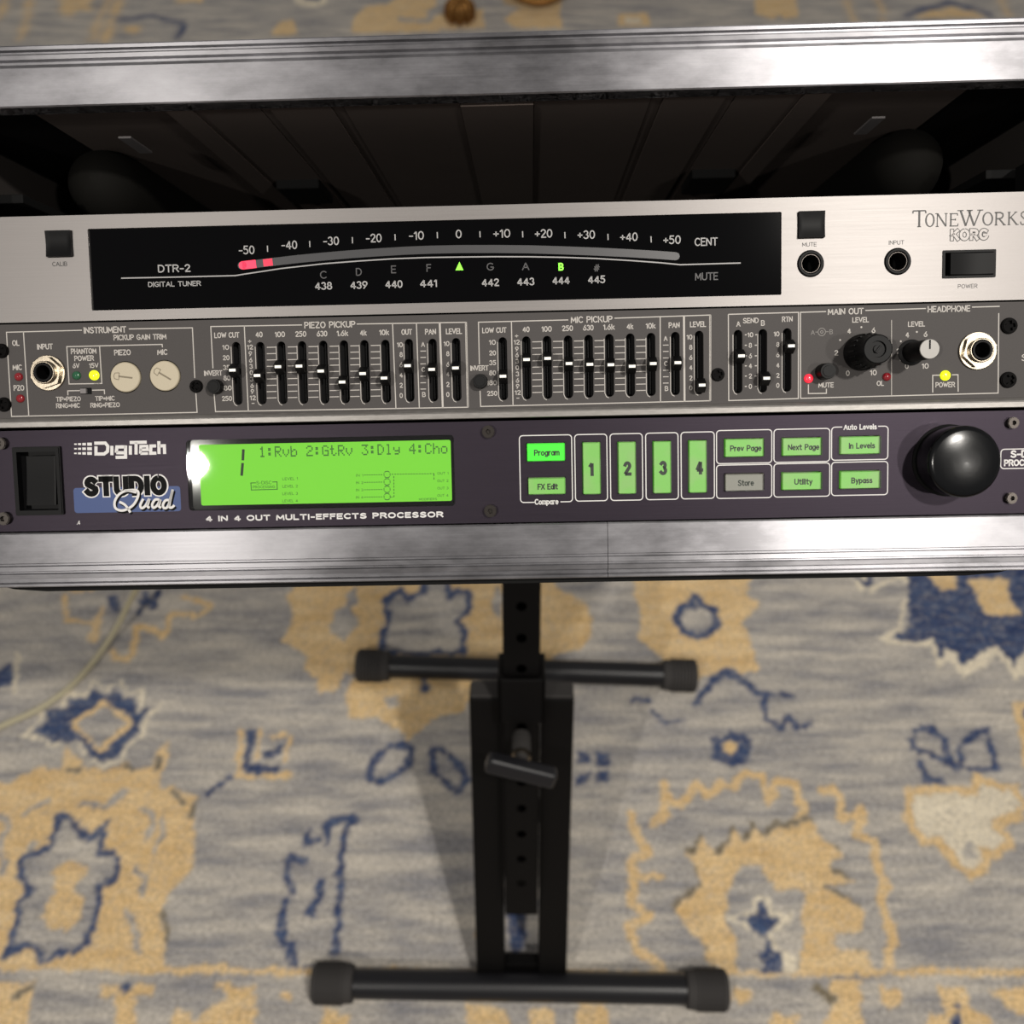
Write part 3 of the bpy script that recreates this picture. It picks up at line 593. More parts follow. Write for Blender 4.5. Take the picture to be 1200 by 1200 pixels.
for nm, xx, ys in (('O', 468.6, (404, 415.5, 427.5, 439.5, 451.5, 463.5)), ('L', 523.3, (402.7, 414.5, 427, 438.5, 450.5, 462.3)), ('M', 808, (395, 407, 419, 430.7, 443, 454.5)), ('S', 879.3, (392.3, 404.6, 417, 428.7, 440.7, 452.8)), ('R', 910, (391.3, 403.7, 415.8, 428, 440, 451.6))):
    for s, y in zip(('10', '8', '6', '4', '2', '0'), ys):
        A_(s, xx+(0 if s == '10' else (1.5 if nm != 'S' else 0)), y, 6.8 if s == '10' else 3.8, 5.8)
        if nm == 'S': line((872.8, y+.1), (875.2, y)); line((884.5 if s != '10' else 885, y), (887, y-.1))
for xx, dy in ((496, 0), (780.3, -7)):
    A_('A', xx-.3, 403.5+dy, 4.5, 5.8); A_('C', xx, 433+dy, 4.2, 5.8); A_('B', xx+.8, 462.3+dy, 4.2, 5.8)
    for y in (411.5, 418.9, 426.5, 441, 448.6, 456): line((xx-3.4, y+dy), (xx+3.2, y+dy-.15), lw=.34)
# mic block
line((666, 374.9), (560.7, 377.6), (561.8, 427)); line((562.6, 458), (563.3, 476.3), (832, 469.6), (832.3, 369.2), (720, 372.9)); line((832.3, 369.2), (832.2, 469.6), lw=.8)
line((599.3, 376.7), (601.2, 475.3)); line((773.6, 371.6), (774, 471.2)); line((801.5, 370.6), (802.2, 470.5), lw=.8)
A_('MIC PICKUP', 693.3, 374.3, 49, 7.6); A_('LOW CUT', 579.3, 387, 28.5, 6.4); A_('INVERT', 561.8, 431.3, 21.5, 6.2)
for s, x, y, w_ in (('40', 616.4, 386, 8.5), ('100', 640.6, 385.5, 12), ('250', 665, 384.7, 13), ('630', 689.4, 384, 12.5), ('1.6k', 713.6, 383.2, 13.5), ('4k', 738.2, 382.5, 8), ('10k', 762.5, 381.8, 11.5), ('PAN', 790, 381, 13), ('LEVEL', 818, 380, 19)): A_(s, x, y, w_, 6.6)
for s, x, y in (('10', 577, 401.2), ('20', 577.2, 413.6), ('35', 577.3, 425), ('80', 577.3, 437), ('180', 576.3, 448.5), ('250', 576.7, 461)): A_(s, x, y, 4.0*len(s), 5.8)
for s, y in zip(['+', '12', '9', '6', '3', '0', '3', '6', '9', '12', '-'], [393.5, 401, 409, 416, 423.3, 430.8, 438.2, 445.7, 452.7, 460, 466.2]): A_(s, 605.4+(y-393)*.02, y, {1: 4 if s != '-' else 3.4, 2: 7}[len(s)], 5.6)
for i in range(12, 18):
    for k in range(9):
        xa = FD[i][0]+6.5; xb = FD[i+1][0]-6.5
        y = 400.6-(xa-624)*.019+7.42*k; line((xa, y+.05), (xb, y-.25), lw=.34)
# thin outlines along the left edge of every slot
for (u, vb, va) in slots:
    stroke(b, [(u-2.15, va-2), (u-2.15, vb+1.6), (u-1.5, vb+.1), (u-.5, vb-.45)], .28, 0, .04)
# send block
line((853.5, 368.4), (935.7, 366), (935.5, 467), (854, 469.4), (853.5, 368.4)); A_('A', 865.3, 379.6, 5, 6.5); A_('SEND', 879.8, 375.6, 18.5, 6.2); A_('B', 894, 378.5, 4.6, 6.5); A_('RTN', 922.6, 374, 12.5, 6.4)
# main out and headphone block
line((968, 365.1), (938, 366), (938.2, 466.8), (1169.6, 460.6), (1170.4, 367)); line((1014, 363.8), (1085, 361.5)); line((1139, 359.9), (1171.5, 359))
line((1044.8, 375), (1044.8, 463.6), lw=.25)
A_('MAIN OUT', 991, 364.9, 42, 7.4); A_('HEADPHONE', 1112, 361.9, 50, 7.4); A_('LEVEL', 1008.5, 374.8, 19.5, 6.2); A_('LEVEL', 1074, 379.7, 20, 6.2)
for s, x, y in (('4', 995, 388), ('2', 980, 413.5), ('6', 1023.6, 387), ('0', 993.5, 437.3), ('4', 1063.2, 392.3), ('2', 1052.6, 411.6), ('6', 1084.6, 391.6), ('0', 1062.6, 429)): A_(s, x, y, 4.4, 6.4)
A_('10', 1023.4, 436.6, 8, 6.4); A_('10', 1084.2, 428.9, 8, 6.4); A_('MUTE', 968, 451.2, 18, 6); A_('OL', 1031.6, 449.2, 8.5, 6); A_('POWER', 1107.7, 450.8, 23, 6.2)
line((947.3, 450.5), (947.3, 461.2), (968.4, 460.9), (968.4, 455.5)); line((1093, 460), (1093, 439.8), (1101.5, 439.6)); line((1115.5, 439.3), (1122.6, 439.1), (1122.8, 459))
for q in ((984.5, 398.5), (1009.4, 383.4), (1055.6, 400), (1055.6, 422), (1074.4, 389), (1041, 398)): plate(b, circ(*P(*q), .4, 10), [], 0, .04)
txt(b, 'S', 1200, 419, 6, 8, .045)
obj('lettering', b, M['panelw'], pre, 'pale printed captions, scales and frames')
b = new(); txt(b, 'A', 952.5, 389.5, 4.5, 5.5, .045); txt(b, 'B', 974, 388.8, 4, 5.5, .045)
stroke(b, circ(*P(963, 389), 1.55, 20), .3, 0, .04, True); stroke(b, circ(*P(963, 389), .55, 12), .3, 0, .04, True); stroke(b, PL([(955.5, 389.2), (958.5, 389.1)]), .3, 0, .04); stroke(b, PL([(967.5, 388.8), (971, 388.7)]), .3, 0, .04)
obj('lettering', b, M['faint'], pre, 'faint balance symbol')

# ================================================================== EFFECTS PROCESSOR (lowest unit)
E0, E1 = -64.7, -21.4
fx = thing('rack_effects_processor', 'dark effects processor with green screen and lit green buttons, lowest of the three units', 'effects processor', FACE, (U0, E0, -60), SCALE)
s0 = P(20.5, 604); s1 = P(71.5, 523)
d0 = P(222, 597.5); d1 = P(533, 511.5)
bx0, by0 = P(222, 598.3)[0], P(376, 595.6)[1]; bx1, by1 = P(532.5, 550)[0], P(376, 512.6)[1]
BT = [('Program', 617.5, 662, 519.3, 540.3, 'filmhi'), ('FX Edit', 619, 662.7, 560, 579.3, 'film'), ('1', 683.3, 703.8, 518.2, 579.3, 'film'), ('2', 725, 745.4, 517.7, 578.8, 'film'), ('3', 766.3, 786.8, 517, 578.2, 'film'), ('4', 808.2, 828.6, 516, 577.5, 'film'),
      ('Prev Page', 850.5, 895.5, 514, 535.2, 'film'), ('Next Page', 918.2, 963.3, 512.8, 533.8, 'film'), ('In Levels', 986.2, 1032, 511.2, 532, 'film'), ('Store', 850.5, 895.5, 555.2, 575.3, 'filmoff'), ('Utility', 917.8, 963.3, 553.6, 574, 'film'), ('Bypass', 986, 1032, 552, 572.6, 'film')]
holes = [rrect(s0[0], s1[0], s0[1], s1[1], .6), rrect(bx0, bx1, by0, by1, 1.6)]
bt_ = []
for s, xa, xb, ya, yb, m_ in BT:
    uc, vc = P((xa+xb)/2, (ya+yb)/2, 2.5); hu = (P(xb, ya, 2.5)[0]-P(xa, ya, 2.5)[0])/2; hv = (P(xa, ya, 2.5)[1]-P(xa, yb, 2.5)[1])/2
    bt_.append((uc, vc, hu, hv)); holes.append(rrect(uc-hu-.25, uc+hu+.25, vc-hv-.25, vc+hv+.25, .3))
b = new(); plate(b, rrect(U0-241, U0+241, E0, E1, .6), holes, -3, 0); obj('faceplate', b, M['purple'], fx)
b = new(); box(b, U0-218, U0+218, E0+.6, E1-.6, -150, -5); obj('chassis', b, M['black'], fx)
# power switch
b = new(); x0, y0 = s0; x1, y1 = s1
plate(b, rrect(x0, x1, y0, y1, .6), [rrect(x0+1.6, x1-1.6, y0+1.8, y1-1.8, .3)], -3, 1.3)
plate(b, rrect(x0+.5, x1-.5, y0+.5, y1-.5, .5), [rrect(x0+1.9, x1-1.9, y0+2.1, y1-2.1, .3)], 1.3, 1.7)
sw_ = obj('power_switch', b, M['black'], fx)
b = new(); prev = None; rx0, rx1 = x0+5.2, x1-2.6
for i in range(13):
    t = i/12; y = y0+4.4+(y1-y0-8.4)*t; z = 1.0+2.4*(1-t)**2*.5+.3*math.cos(math.pi*t)
    cur = [b.verts.new((rx0, y, -4)), b.verts.new((rx0, y, z-.3)), b.verts.new((rx0+.5, y, z)), b.verts.new((rx1-.5, y, z)), b.verts.new((rx1, y, z-.3)), b.verts.new((rx1, y, -4))]
    if prev:
        for k in range(5): b.faces.new((prev[k], prev[k+1], cur[k+1], cur[k]))
    else: b.faces.new(cur)
    prev = cur
b.faces.new(prev); obj('rocker', b, M['satin'], sw_, smooth=30)
# screen
lx0, lx1 = P(232.5, 555)[0], P(528.5, 555)[0]; ly0, ly1 = P(376, 590.2)[1], P(376, 518.6)[1]
b = new(); box(b, bx0, bx1, by0, by1, -4.6, -2.4); scr = obj('display_window', b, M['gloss'], fx)
b = new(); plate(b, rrect(lx0, lx1, ly0, ly1, .8), [], -2.4, -2.0); obj('screen', b, M['lcd'], scr, 'green backlit screen')
ZL = -1.95
b = new()
FONT5 = {'1': '00100 01100 00100 00100 00100 00100 01110', '2': '01110 10001 00001 00110 01000 10000 11111', '3': '11111 00010 00100 00010 00001 10001 01110', '4': '00010 00110 01010 10010 11111 00010 00010',
         ':': '00000 01100 01100 00000 01100 01100 00000', 'R': '11110 10001 10001 11110 10100 10010 10001', 'v': '00000 00000 10001 10001 10001 01010 00100', 'b': '10000 10000 10110 11001 10001 10001 11110',
         'G': '01110 10001 10000 10111 10001 10001 01111', 't': '01000 01000 11100 01000 01000 01001 00110', 'D': '11100 10010 10001 10001 10001 10010 11100', 'l': '01100 00100 00100 00100 00100 00100 01110',
         'y': '00000 00000 10001 10001 01111 00001 01110', 'C': '01110 10001 10000 10000 10000 10001 01110', 'h': '10000 10000 10110 11001 10001 10001 10001', 'o': '00000 00000 01110 10001 10001 10001 01110'}
line_ = '1:Rvb 2:GtRv 3:Dly 4:Cho'
ux0 = P(303.5, 529, -2)[0]; ux1 = P(526, 526, -2)[0]; cw = (ux1-ux0)/len(line_); top = P(400, 521.4, -2)[1]; px_ = cw/6; py_ = P(400, 521.4)[1]-P(400, 534)[1]; py_ /= 7
for i, ch in enumerate(line_):
    if ch == ' ': continue
    for r_, row in enumerate(FONT5[ch].split()):
        for c_, q in enumerate(row):
            if q == '1':
                x = ux0+i*cw+c_*px_; y = top-(r_+1)*py_
                vs = [b.verts.new(p) for p in ((x, y, ZL), (x+px_*.95, y, ZL), (x+px_*.95, y+py_*.93, ZL), (x, y+py_*.93, ZL))]; b.faces.new(vs)
obj('screen_text', b, M['ink'], scr, 'dot matrix text line')
b = new(); stroke(b, PL([(285.2, 526.5), (284.6, 539.5)], -2), 1.15, 0, ZL); stroke(b, PL([(284.4, 542.5), (283.2, 557.5)], -2), 1.15, 0, ZL); obj('screen_digit', b, M['inkblk'], scr)
b = new(); T_ = lambda s, x, y, w_, h_: txt(b, s, x, y, w_, h_, ZL, w=-2)
for k, y in enumerate((561, 569.8, 578.4, 587)): T_('LEVEL %d' % (k+1), 340, y, 18, 3.2)
for k, y in enumerate((557, 565.7, 574.2, 582.8)): T_('IN %d' % (k+1), 421.5, y, 8.5, 3)
for k, y in enumerate((554.6, 563.5, 572, 580.6)): T_('OUT %d' % (k+1), 519, y, 13, 3)
T_('MODIFIERS', 501.5, 585, 21, 2.8)
def dash(p, q, n=8):
    for k in range(n):
        a = k/n; c = (k+.62)/n
        stroke(b, PL([(p[0]+(q[0]-p[0])*a, p[1]+(q[1]-p[1])*a), (p[0]+(q[0]-p[0])*c, p[1]+(q[1]-p[1])*c)], -2), .35, 0, ZL)
for k, y in enumerate((556.6, 565.3, 574, 582.6)):
    dash((427, y), (449, y-.4), 8)
    cx, cy = P(453.6, y-.6, -2); stroke(b, [(cx-1.1, cy+.9), (cx-.5, cy+1.35), (cx+.5, cy+1.35), (cx+1.1, cy+.9)], .35, 0, ZL); stroke(b, [(cx-1.1, cy-.9), (cx-.5, cy-1.35), (cx+.5, cy-1.35), (cx+1.1, cy-.9)], .35, 0, ZL)
    stroke(b, [(cx-1.3, cy-.6), (cx-1.3, cy+.6)], .3, 0, ZL); stroke(b, [(cx+1.3, cy-.6), (cx+1.3, cy+.6)], .3, 0, ZL)
dash((459, 555.8), (510, 555), 16); dash((508.5, 555.5), (508.6, 563.5), 2); dash((461.5, 558), (461.8, 584), 7); dash((457.5, 582.5), (461.5, 582.4), 2)
obj('screen_legend', b, M['ink'], scr)
b = new(); T_('S-DISC', 309.3, 565.6, 18, 4); T_('PROCESSING', 309.3, 570.6, 26, 3.2); stroke(b, PL([(300, 565.8), (294, 566), (294.6, 574.2), (325, 573.4), (324.6, 564.6), (319, 564.9)], -2), .35, 0, ZL); obj('screen_badge', b, M['ink'], scr)
b = new(); plate(b, rrect(bx0+.02, bx1-.02, by0+.02, by1-.02, 1.6), [], -.4, .5); obj('glass_cover', b, M['glass'], scr)
# buttons
hh = 3.0
for (s, xa, xb, ya, yb, m_), (uc, vc, hu, hv) in zip(BT, bt_):
    b = new(); box(b, uc-hu, uc+hu, vc-hv, vc+hv, -3.5, 1.3, .25, seg=1); k = obj('push_button', b, M[m_], fx, 'bright green lit button' if s == 'Program' else ('grey unlit button' if s == 'Store' else None))
    b = new(); box(b, uc-hu-.1, uc+hu+.1, vc-hv-.1, vc+hv+.1, 1.32, hh, .55, seg=2); obj('clear_cap', b, M['clearp'], k)
    b = new()
    if s in '1234': txt(b, s, (xa+xb)/2+(-1.2, 0, 1.2, 2.2)[int(s)-1]*.5, (ya+yb)/2+(.8 if s != '4' else 1), 9.5 if s != '1' else 6, 17, 1.31, lw=1.4, w=1.3)
    else: txt(b, s, (xa+xb)/2+1.0, (ya+yb)/2+.6, {'Program': 30, 'FX Edit': 24, 'Prev Page': 37, 'Next Page': 37, 'In Levels': 31, 'Store': 19, 'Utility': 21.5, 'Bypass': 25}[s], 7.2, 1.31, bold=.025, w=1.3)
    obj('legend', b, M['legend'], k)
# dial knob
u, v = P(1131.3, 541.3, 17)
b = new(); lathe(b, u, v, [(13.6, .4), (14.2, 1.0), (14.4, 3), (14.7, 15), (14.5, 16.2), (13.9, 16.9), (12.5, 17.3), (9, 17.8), (5, 18.2), (0, 18.4)], 72)
k = obj('dial_knob', b, M['knob'], fx, 'large smooth black dial', smooth=50)
b = new(); lathe(b, u, v, [(15.2, -.5), (15.2, .5), (0, .6)], 64); obj('knob_skirt', b, M['pitch'], k, smooth=30)
for x, y, r in ((-1, 520, 2.6), (3, 608, 2.8), (572, 506, 2.7), (574.5, 599, 2.7), (1188.5, 495.5, 2.4), (1186.5, 584, 2.4)): screw(fx, x, y, r, 'hex', h=2.6)
# print
b = new()
def rr_line(x0_, x1_, ya, yb, gap=None, top_=True):
    (ua, va), (ub, vb) = P(x0_, ya), P(x1_, yb); va = P((x0_+x1_)/2, ya)[1]; vb = P((x0_+x1_)/2, yb)[1]
    pts = rrect(ua, ub, vb, va, 1.4)
    if not gap: stroke(b, pts, .42, 0, .04, True); return
    ga, gb = P(gap[0], ya)[0], P(gap[1], ya)[0]
    if top_: i0 = 5; pts = pts[i0:]+pts[:i0]; stroke(b, [(ga, va)]+pts+[(gb, va)], .42, 0, .04)
    else: i0 = 15; pts = pts[i0:]+pts[:i0]; stroke(b, [(gb, vb)]+pts+[(ga, vb)], .42, 0, .04)
rr_line(608.5, 671, 510, 588.4, (625, 655.5), False)
for a, c, t in ((673.3, 712, 509), (714.8, 753.3, 508.2), (756.5, 795, 507.3), (798, 837.2, 506.3)): rr_line(a, c, t, t+78)
rr_line(839.6, 904.4, 504, 542.8); rr_line(907, 972.2, 502.6, 541.3); rr_line(974.6, 1040.3, 500, 538.8, (987, 1029)); rr_line(839.6, 904.4, 544.6, 583.6); rr_line(907, 972.2, 543, 582); rr_line(974.6, 1040, 541.3, 580.2)
txt(b, 'Compare', 640.5, 587.9, 28, 6.8, .045, bold=.02); txt(b, 'Auto Levels', 1008, 500.3, 39, 6.6, .045, bold=.02)
txt(b, '4 IN 4 OUT MULTI-EFFECTS PROCESSOR', 379.8, 605.3, 279, 6.9, .045, bold=.05, gap=.24)
# striped block and maker's wordmark
for r_ in range(3):
    for c_, (x, w_) in enumerate(((87, 3), (91.5, 3.6), (96.5, 4.2), (102.3, 5.4))):
        yc = 520.5+r_*5.4; wq = w_; stroke(b, PL([(x, yc), (x+wq, yc)]), .62+.22*c_, 0, .04)
LG = lambda pts, w_=1.35: stroke(b, PL(pts), w_, 0, .045)
LG([(112.5, 523), (112.5, 532), (122, 532), (126, 529), (126.5, 523), (123.5, 519.2), (110.5, 519.4)]); LG([(131.2, 522.5), (131.2, 533.4)])
LG([(147, 523.6), (137, 523.8), (136.3, 530.5), (146.5, 530.6)]); LG([(147.2, 522), (147.2, 535.8), (135.5, 536)]); LG([(152.8, 522.3), (152.8, 532.8)]); LG([(152, 518.6), (172, 518.2)]); LG([(159.5, 518.5), (159.5, 532.6)])
LG([(164, 527.2), (173, 527), (172.4, 522.8), (165, 523), (164.6, 531.6), (173.5, 531.4)], 1.15); LG([(183, 522.5), (176.8, 522.7), (176.6, 531.2), (183.3, 531)]); LG([(186.2, 517), (186.4, 532)]); LG([(186.5, 522.6), (192.6, 522.4), (193, 532)])
# right-hand edge badge
rr_line(1173, 1232, 526, 548.7); txt(b, 'S-DISC', 1203, 531.8, 38, 9, .045, bold=.035); txt(b, 'PROCESSING', 1203.5, 542, 54, 8, .045, bold=.035)
txt(b, '.4', 92, 612.3, 4, 5, .045)
obj('lettering', b, M['white'], fx, 'white printed captions and frames')
b = new(); u0, v0 = P(87.5, 601.3); u1, v1 = P(211, 569.5); plate(b, rrect(u0, u1, v0, v1, 1.3), [], 0, .04); bd = obj('badge', b, M['blue'], fx, 'blue printed badge')
b = new(); txt(b, 'STUDIO', 147, 569.5, 101, 26.5, .07, lw=3.35, gap=.3); obj('badge_outline', b, M['white'], bd, 'white letter outline')
b = new(); txt(b, 'STUDIO', 147, 569.5, 97.5, 23.6, .1, lw=2.45, gap=.335); obj('badge_letters', b, M['pitch'], bd, 'black condensed letters')
QD = [[(146, 575), (160, 574.5), (162, 581), (156, 592), (145, 598), (136, 596), (134.5, 588), (140, 579), (149, 575), (160, 577)], [(140, 588), (147, 592), (153, 600.5)], [(168, 584.5), (164.5, 592), (166.5, 595.5), (171, 592), (175, 584.5), (173, 593), (175.5, 595)],
      [(187, 585.5), (182, 585.5), (178.5, 591), (180, 595), (184.5, 592), (188, 585.5), (186.5, 593), (189, 595)], [(199.5, 586), (194, 586.5), (191, 592), (193, 595.5), (197.5, 592), (202.5, 573.5), (198.6, 592), (201, 594.8), (204.5, 592)]]
def smooth2(q):
    c = [Vector(p) for p in q]; out = []
    for i in range(len(c)-1):
        p0, p1, p2, p3 = c[max(i-1, 0)], c[i], c[i+1], c[min(i+2, len(c)-1)]
        for k in range(6):
            t = k/6; out.append(.5*((2*p1)+(p2-p0)*t+(2*p0-5*p1+4*p2-p3)*t*t+(3*p1-p0-3*p2+p3)*t**3))
    return [tuple(p) for p in out+[c[-1]]]
QD = [smooth2(q) for q in QD]
b = new()
for q in QD: stroke(b, PL([(x+1.6, y+1.8) for x, y in q]), 1.3, 0, .12)
obj('script_shadow', b, M['pitch'], bd)
b = new()
for q in QD: stroke(b, PL(q), 1.05, 0, .14)
obj('script', b, M['white'], bd, 'white handwritten word')

# ================================================================== STAND
zc = .0235
fl, fr = floor_pt(367, 1152, zc), floor_pt(852, 1160.5, zc)
rl, rr = floor_pt(418, 779.5, zc), floor_pt(816, 792, zc)
mid = (fl+fr)/2
stand = thing('column_stand', 'black adjustable column stand with grey rubber feet under the rack case', 'stand', Matrix.Identity(4), (mid.x, (fl.y+rl.y)/2, 0), 1.0)
def along(bm, a, c, prof, n=32, ribs=0):           # lathe along a segment; prof (radius, distance)
    d = (c-a).normalized(); T = Matrix.Translation(a) @ d.to_track_quat('Z', 'Y').to_matrix().to_4x4()
    lathe(bm, 0, 0, prof, n, T)
    if ribs:
        for k in range(ribs):
            t = 2*math.pi*k/ribs; z0, z1 = prof[1][1]+.002, prof[-2][1]-.002; r = max(p[0] for p in prof)
            box(bm, -.0012, .0014, -.0013, .0013, z0, z1, 0, T @ Matrix.Translation((r*math.cos(t), r*math.sin(t), 0)) @ Matrix.Rotation(t, 4, 'Z'))
for (a, c, rb) in ((fl, fr, 26), (rl, rr, 26)):
    L_ = (c-a).length; d = (c-a).normalized()
    b = new(); along(b, a+d*.02, c-d*.02, [(.016, 0), (.016, L_-.04)]); ft = obj('foot_tube', b, M['standt'], stand, smooth=40)
    for q, e in ((a, d), (c, -d)):
        pf = [(0, 0), (.019, .0), (.0215, .002)]
        for k in range(7): z_ = .004+k*.0045; pf += [(.0226, z_), (.0226, z_+.0028), (.0206, z_+.0034), (.0206, z_+.0044)]
        b = new(); along(b, q, q+e*.05, pf+[(.0210, .037), (.0200, .045), (.0165, .046)], 40); obj('rubber_foot', b, M['rubber'], ft, 'ribbed grey rubber end cap', smooth=35)
# leaning frame: origin at the middle of the front foot, y up along the bars, z towards the viewer
B0 = CW(.0105, .5250, 1.138); B1 = CW(.0090, .179, .968)
ay = (B1-B0).normalized(); ax = (fr-fl).normalized(); ax = (ax-ax.dot(ay)*ay).normalized(); az = ax.cross(ay)
if az.dot(Vector((0, -1, .5))) < 0: az = -az; ax = -ax
SM = Matrix.Identity(4)
for i, v in enumerate((ax, ay, az)):
    for r in range(3): SM[r][i] = v[r]
for r in range(3): SM[r][3] = B0[r]
LB = (B1-B0).length
def lp(bm, x0, x1, y0, y1, z0, z1, bev=.001): box(bm, x0, x1, y0, y1, z0, z1, bev, SM)
for s in (-1, 1):
    b = new(); lp(b, s*.0185, s*.0500, -.004, LB, -.030, -.004, .0015); bar = obj('upright', b, M['stand'], stand)
    b = new(); lp(b, s*.0195, s*.0490, LB, LB+.0025, -.029, -.005, .001); obj('end_plug', b, M['rubber'], bar)
for y_ in (0, LB-.16): b = new(); lp(b, -.0185, .0185, y_, y_+.02, -.026, -.010); obj('cross_plate', b, M['stand'], stand)
# post: square tube with adjustment holes
def post_front(y0, y1, hs, hw, z0, z1):
    bb = new()
    plate(bb, [(-hw, y0), (hw, y0), (hw, y1), (-hw, y1)], [circ(0, y, .0048, 20) for y in hs if y0 < y < y1], z1-.002, z1)
    box(bb, -hw, -hw+.002, y0, y1, z0, z1-.002); box(bb, hw-.002, hw, y0, y1, z0, z1-.002); box(bb, -hw, hw, y0, y1, z0, z0+.002)
    bmesh.ops.transform(bb, verts=bb.verts, matrix=SM); return bb
ylow = LB*.295
hs = [ylow+.045+.0335*k for k in range(15)]
b = post_front(ylow, LB*1.52, hs, .0172, -.024, .006); obj('telescopic_post', b, M['stand'], stand)
# sleeve (open-topped square collar)
b = new(); y0, y1 = LB*.962, LB*1.09
for a in ((-.0222, -.0177, -.030, .014), (.0177, .0222, -.030, .014)): lp(b, a[0], a[1], y0, y1, a[2], a[3], .001)
lp(b, -.0222, .0222, y0, y1, .0075, .014, .001); lp(b, -.0222, .0222, y0, y1, -.030, -.0255, .001); obj('sleeve', b, M['stand'], stand, 'square collar around the post')
# lower channel flanking the post
b = new()
for s in (-1, 1): lp(b, s*.0177, s*.0192, LB*.40, y0, -.02, .009, .0003)
obj('channel', b, M['stand'], stand)
# clamp: threaded stem and T-handle
b = new(); lathe(b, 0, 0, [(.0088, .006), (.0088, .030), (.0075, .034), (.006, .036), (.006, .052), (0, .052)], 24, SM @ Matrix.Translation((.0, LB*.905, 0))); cl = obj('clamp_stem', b, M['rubber'], stand, 'ribbed grey clamp stem', smooth=40)
b = new(); box(b, -.033, .033, -.0085, .0085, .046, .062, .004, SM @ Matrix.Translation((.0, LB*.905, 0)) @ Matrix.Rotation(math.radians(-17), 4, 'Z'), 3); obj('clamp_handle', b, M['standt'], cl, 'black plastic wing handle')
b = new(); lathe(b, 0, 0, [(.0, .0335), (.0092, .0335), (.0092, .0362), (0, .0362)], 24, SM @ Matrix.Translation((.0, LB*.905, 0))); obj('washer', b, M['chrome'], cl, smooth=30)
# rear strut and head
b = new(); rm = (rl+rr)/2; tp = SM @ Vector((0, LB*.93, -.03)); d = (rm-tp).normalized()
T = Matrix.Translation(tp) @ d.to_track_quat('Z', 'Y').to_matrix().to_4x4(); box(b, -.012, .012, -.012, .012, 0, (rm-tp).length, .001, T); obj('rear_strut', b, M['stand'], stand)
b = new(); head = SM @ Vector((0, LB*1.5, -.01))
fi = FACE.inverted(); hl = fi @ head*1000
b2 = new(); box(b2, -30, 30, VB-32, VB-23.2, hl.z-20, -70, 1, None); box(b2, -160, 160, VB-29, VB-23.2, -150, -110, 1); box(b2, -160, 160, VB-29, VB-23.2, -330, -290, 1)
bmesh.ops.transform(b2, verts=b2.verts, matrix=FACE @ Matrix.Scale(.001, 4)); obj('support_cradle', b2, M['stand'], stand)
b.free()

# ================================================================== RUG
def vnoise(x, y, seed, n=256):
    rg = np.random.default_rng(seed); g = rg.random((n, n))
    xi = np.floor(x).astype(int); yi = np.floor(y).astype(int); fx_ = x-xi; fy_ = y-yi
    fx_ = fx_*fx_*(3-2*fx_); fy_ = fy_*fy_*(3-2*fy_)
    a = g[yi % n, xi % n]; b_ = g[yi % n, (xi+1) % n]; c = g[(yi+1) % n, xi % n]; d_ = g[(yi+1) % n, (xi+1) % n]
    return (a*(1-fx_)+b_*fx_)*(1-fy_)+(c*(1-fx_)+d_*fx_)*fy_
xs = np.concatenate([np.arange(-1.9, -.82, .012), np.arange(-.82, .82, .0026), np.arange(.82, 1.9, .012)])
ys = np.concatenate([np.arange(-.9, .17, .03), np.arange(.17, .98, .0026), np.arange(.98, 2.2, .012), np.arange(2.2, 2.95, .007), np.arange(2.95, 3.6, .03)])
GX, GY = np.meshgrid(xs, ys)
def FP(x, y): p = floor_pt(x, y); return (p.x, p.y)
mask = {k: np.zeros(GX.shape, bool) for k in 'GNCDB'}
wx = GX+(vnoise(GX*95, GY*95, 1)-.5)*.0055+(vnoise(GX*240, GY*240, 3)-.5)*.0045
wy = GY+(vnoise(GX*95, GY*95, 2)-.5)*.0055+(vnoise(GX*240, GY*240, 4)-.5)*.0045
# woven steps: knots quantise the drawing
wx = np.round(wx/.0026)*.0026; wy = np.round(wy/.0026)*.0026
def put(k, sel):
    for q in 'GNCD': mask[q] &= ~sel
    if k != 'B': mask[k] |= sel
def sub(pts, pad):
    P_ = np.array(pts); x0, y0 = P_.min(0)-pad; x1, y1 = P_.max(0)+pad
    i0, i1 = np.searchsorted(ys, [y0, y1]); j0, j1 = np.searchsorted(xs, [x0, x1]); return slice(max(0, i0-2), i1+2), slice(max(0, j0-2), j1+2)
def poly(k, pix, raw=False):
    pts = pix if raw else [FP(*p) for p in pix]; sl = sub(pts, .02); X = wx[sl]; Y = wy[sl]
    ins = np.zeros(X.shape, bool)
    for (xa, ya), (xb, yb) in zip(pts, pts[1:]+pts[:1]):
        if abs(yb-ya) < 1e-9: continue
        ins ^= ((Y < ya) != (Y < yb)) & (X < (xb-xa)*(Y-ya)/(yb-ya)+xa)
    full = np.zeros(GX.shape, bool); full[sl] = ins; put(k, full)
def seg(k, pix, w, closed=False, raw=False):
    pts = pix if raw else [FP(*p) for p in pix]
    if closed: pts = pts+[pts[0]]
    sl = sub(pts, w+.01); X = wx[sl]; Y = wy[sl]; ins = np.zeros(X.shape, bool)
    for (xa, ya), (xb, yb) in zip(pts, pts[1:]):
        dx, dy = xb-xa, yb-ya; l = dx*dx+dy*dy+1e-12; t = np.clip(((X-xa)*dx+(Y-ya)*dy)/l, 0, 1)
        ins |= (X-xa-t*dx)**2+(Y-ya-t*dy)**2 < (w/2)**2
    full = np.zeros(GX.shape, bool); full[sl] = ins; put(k, full)
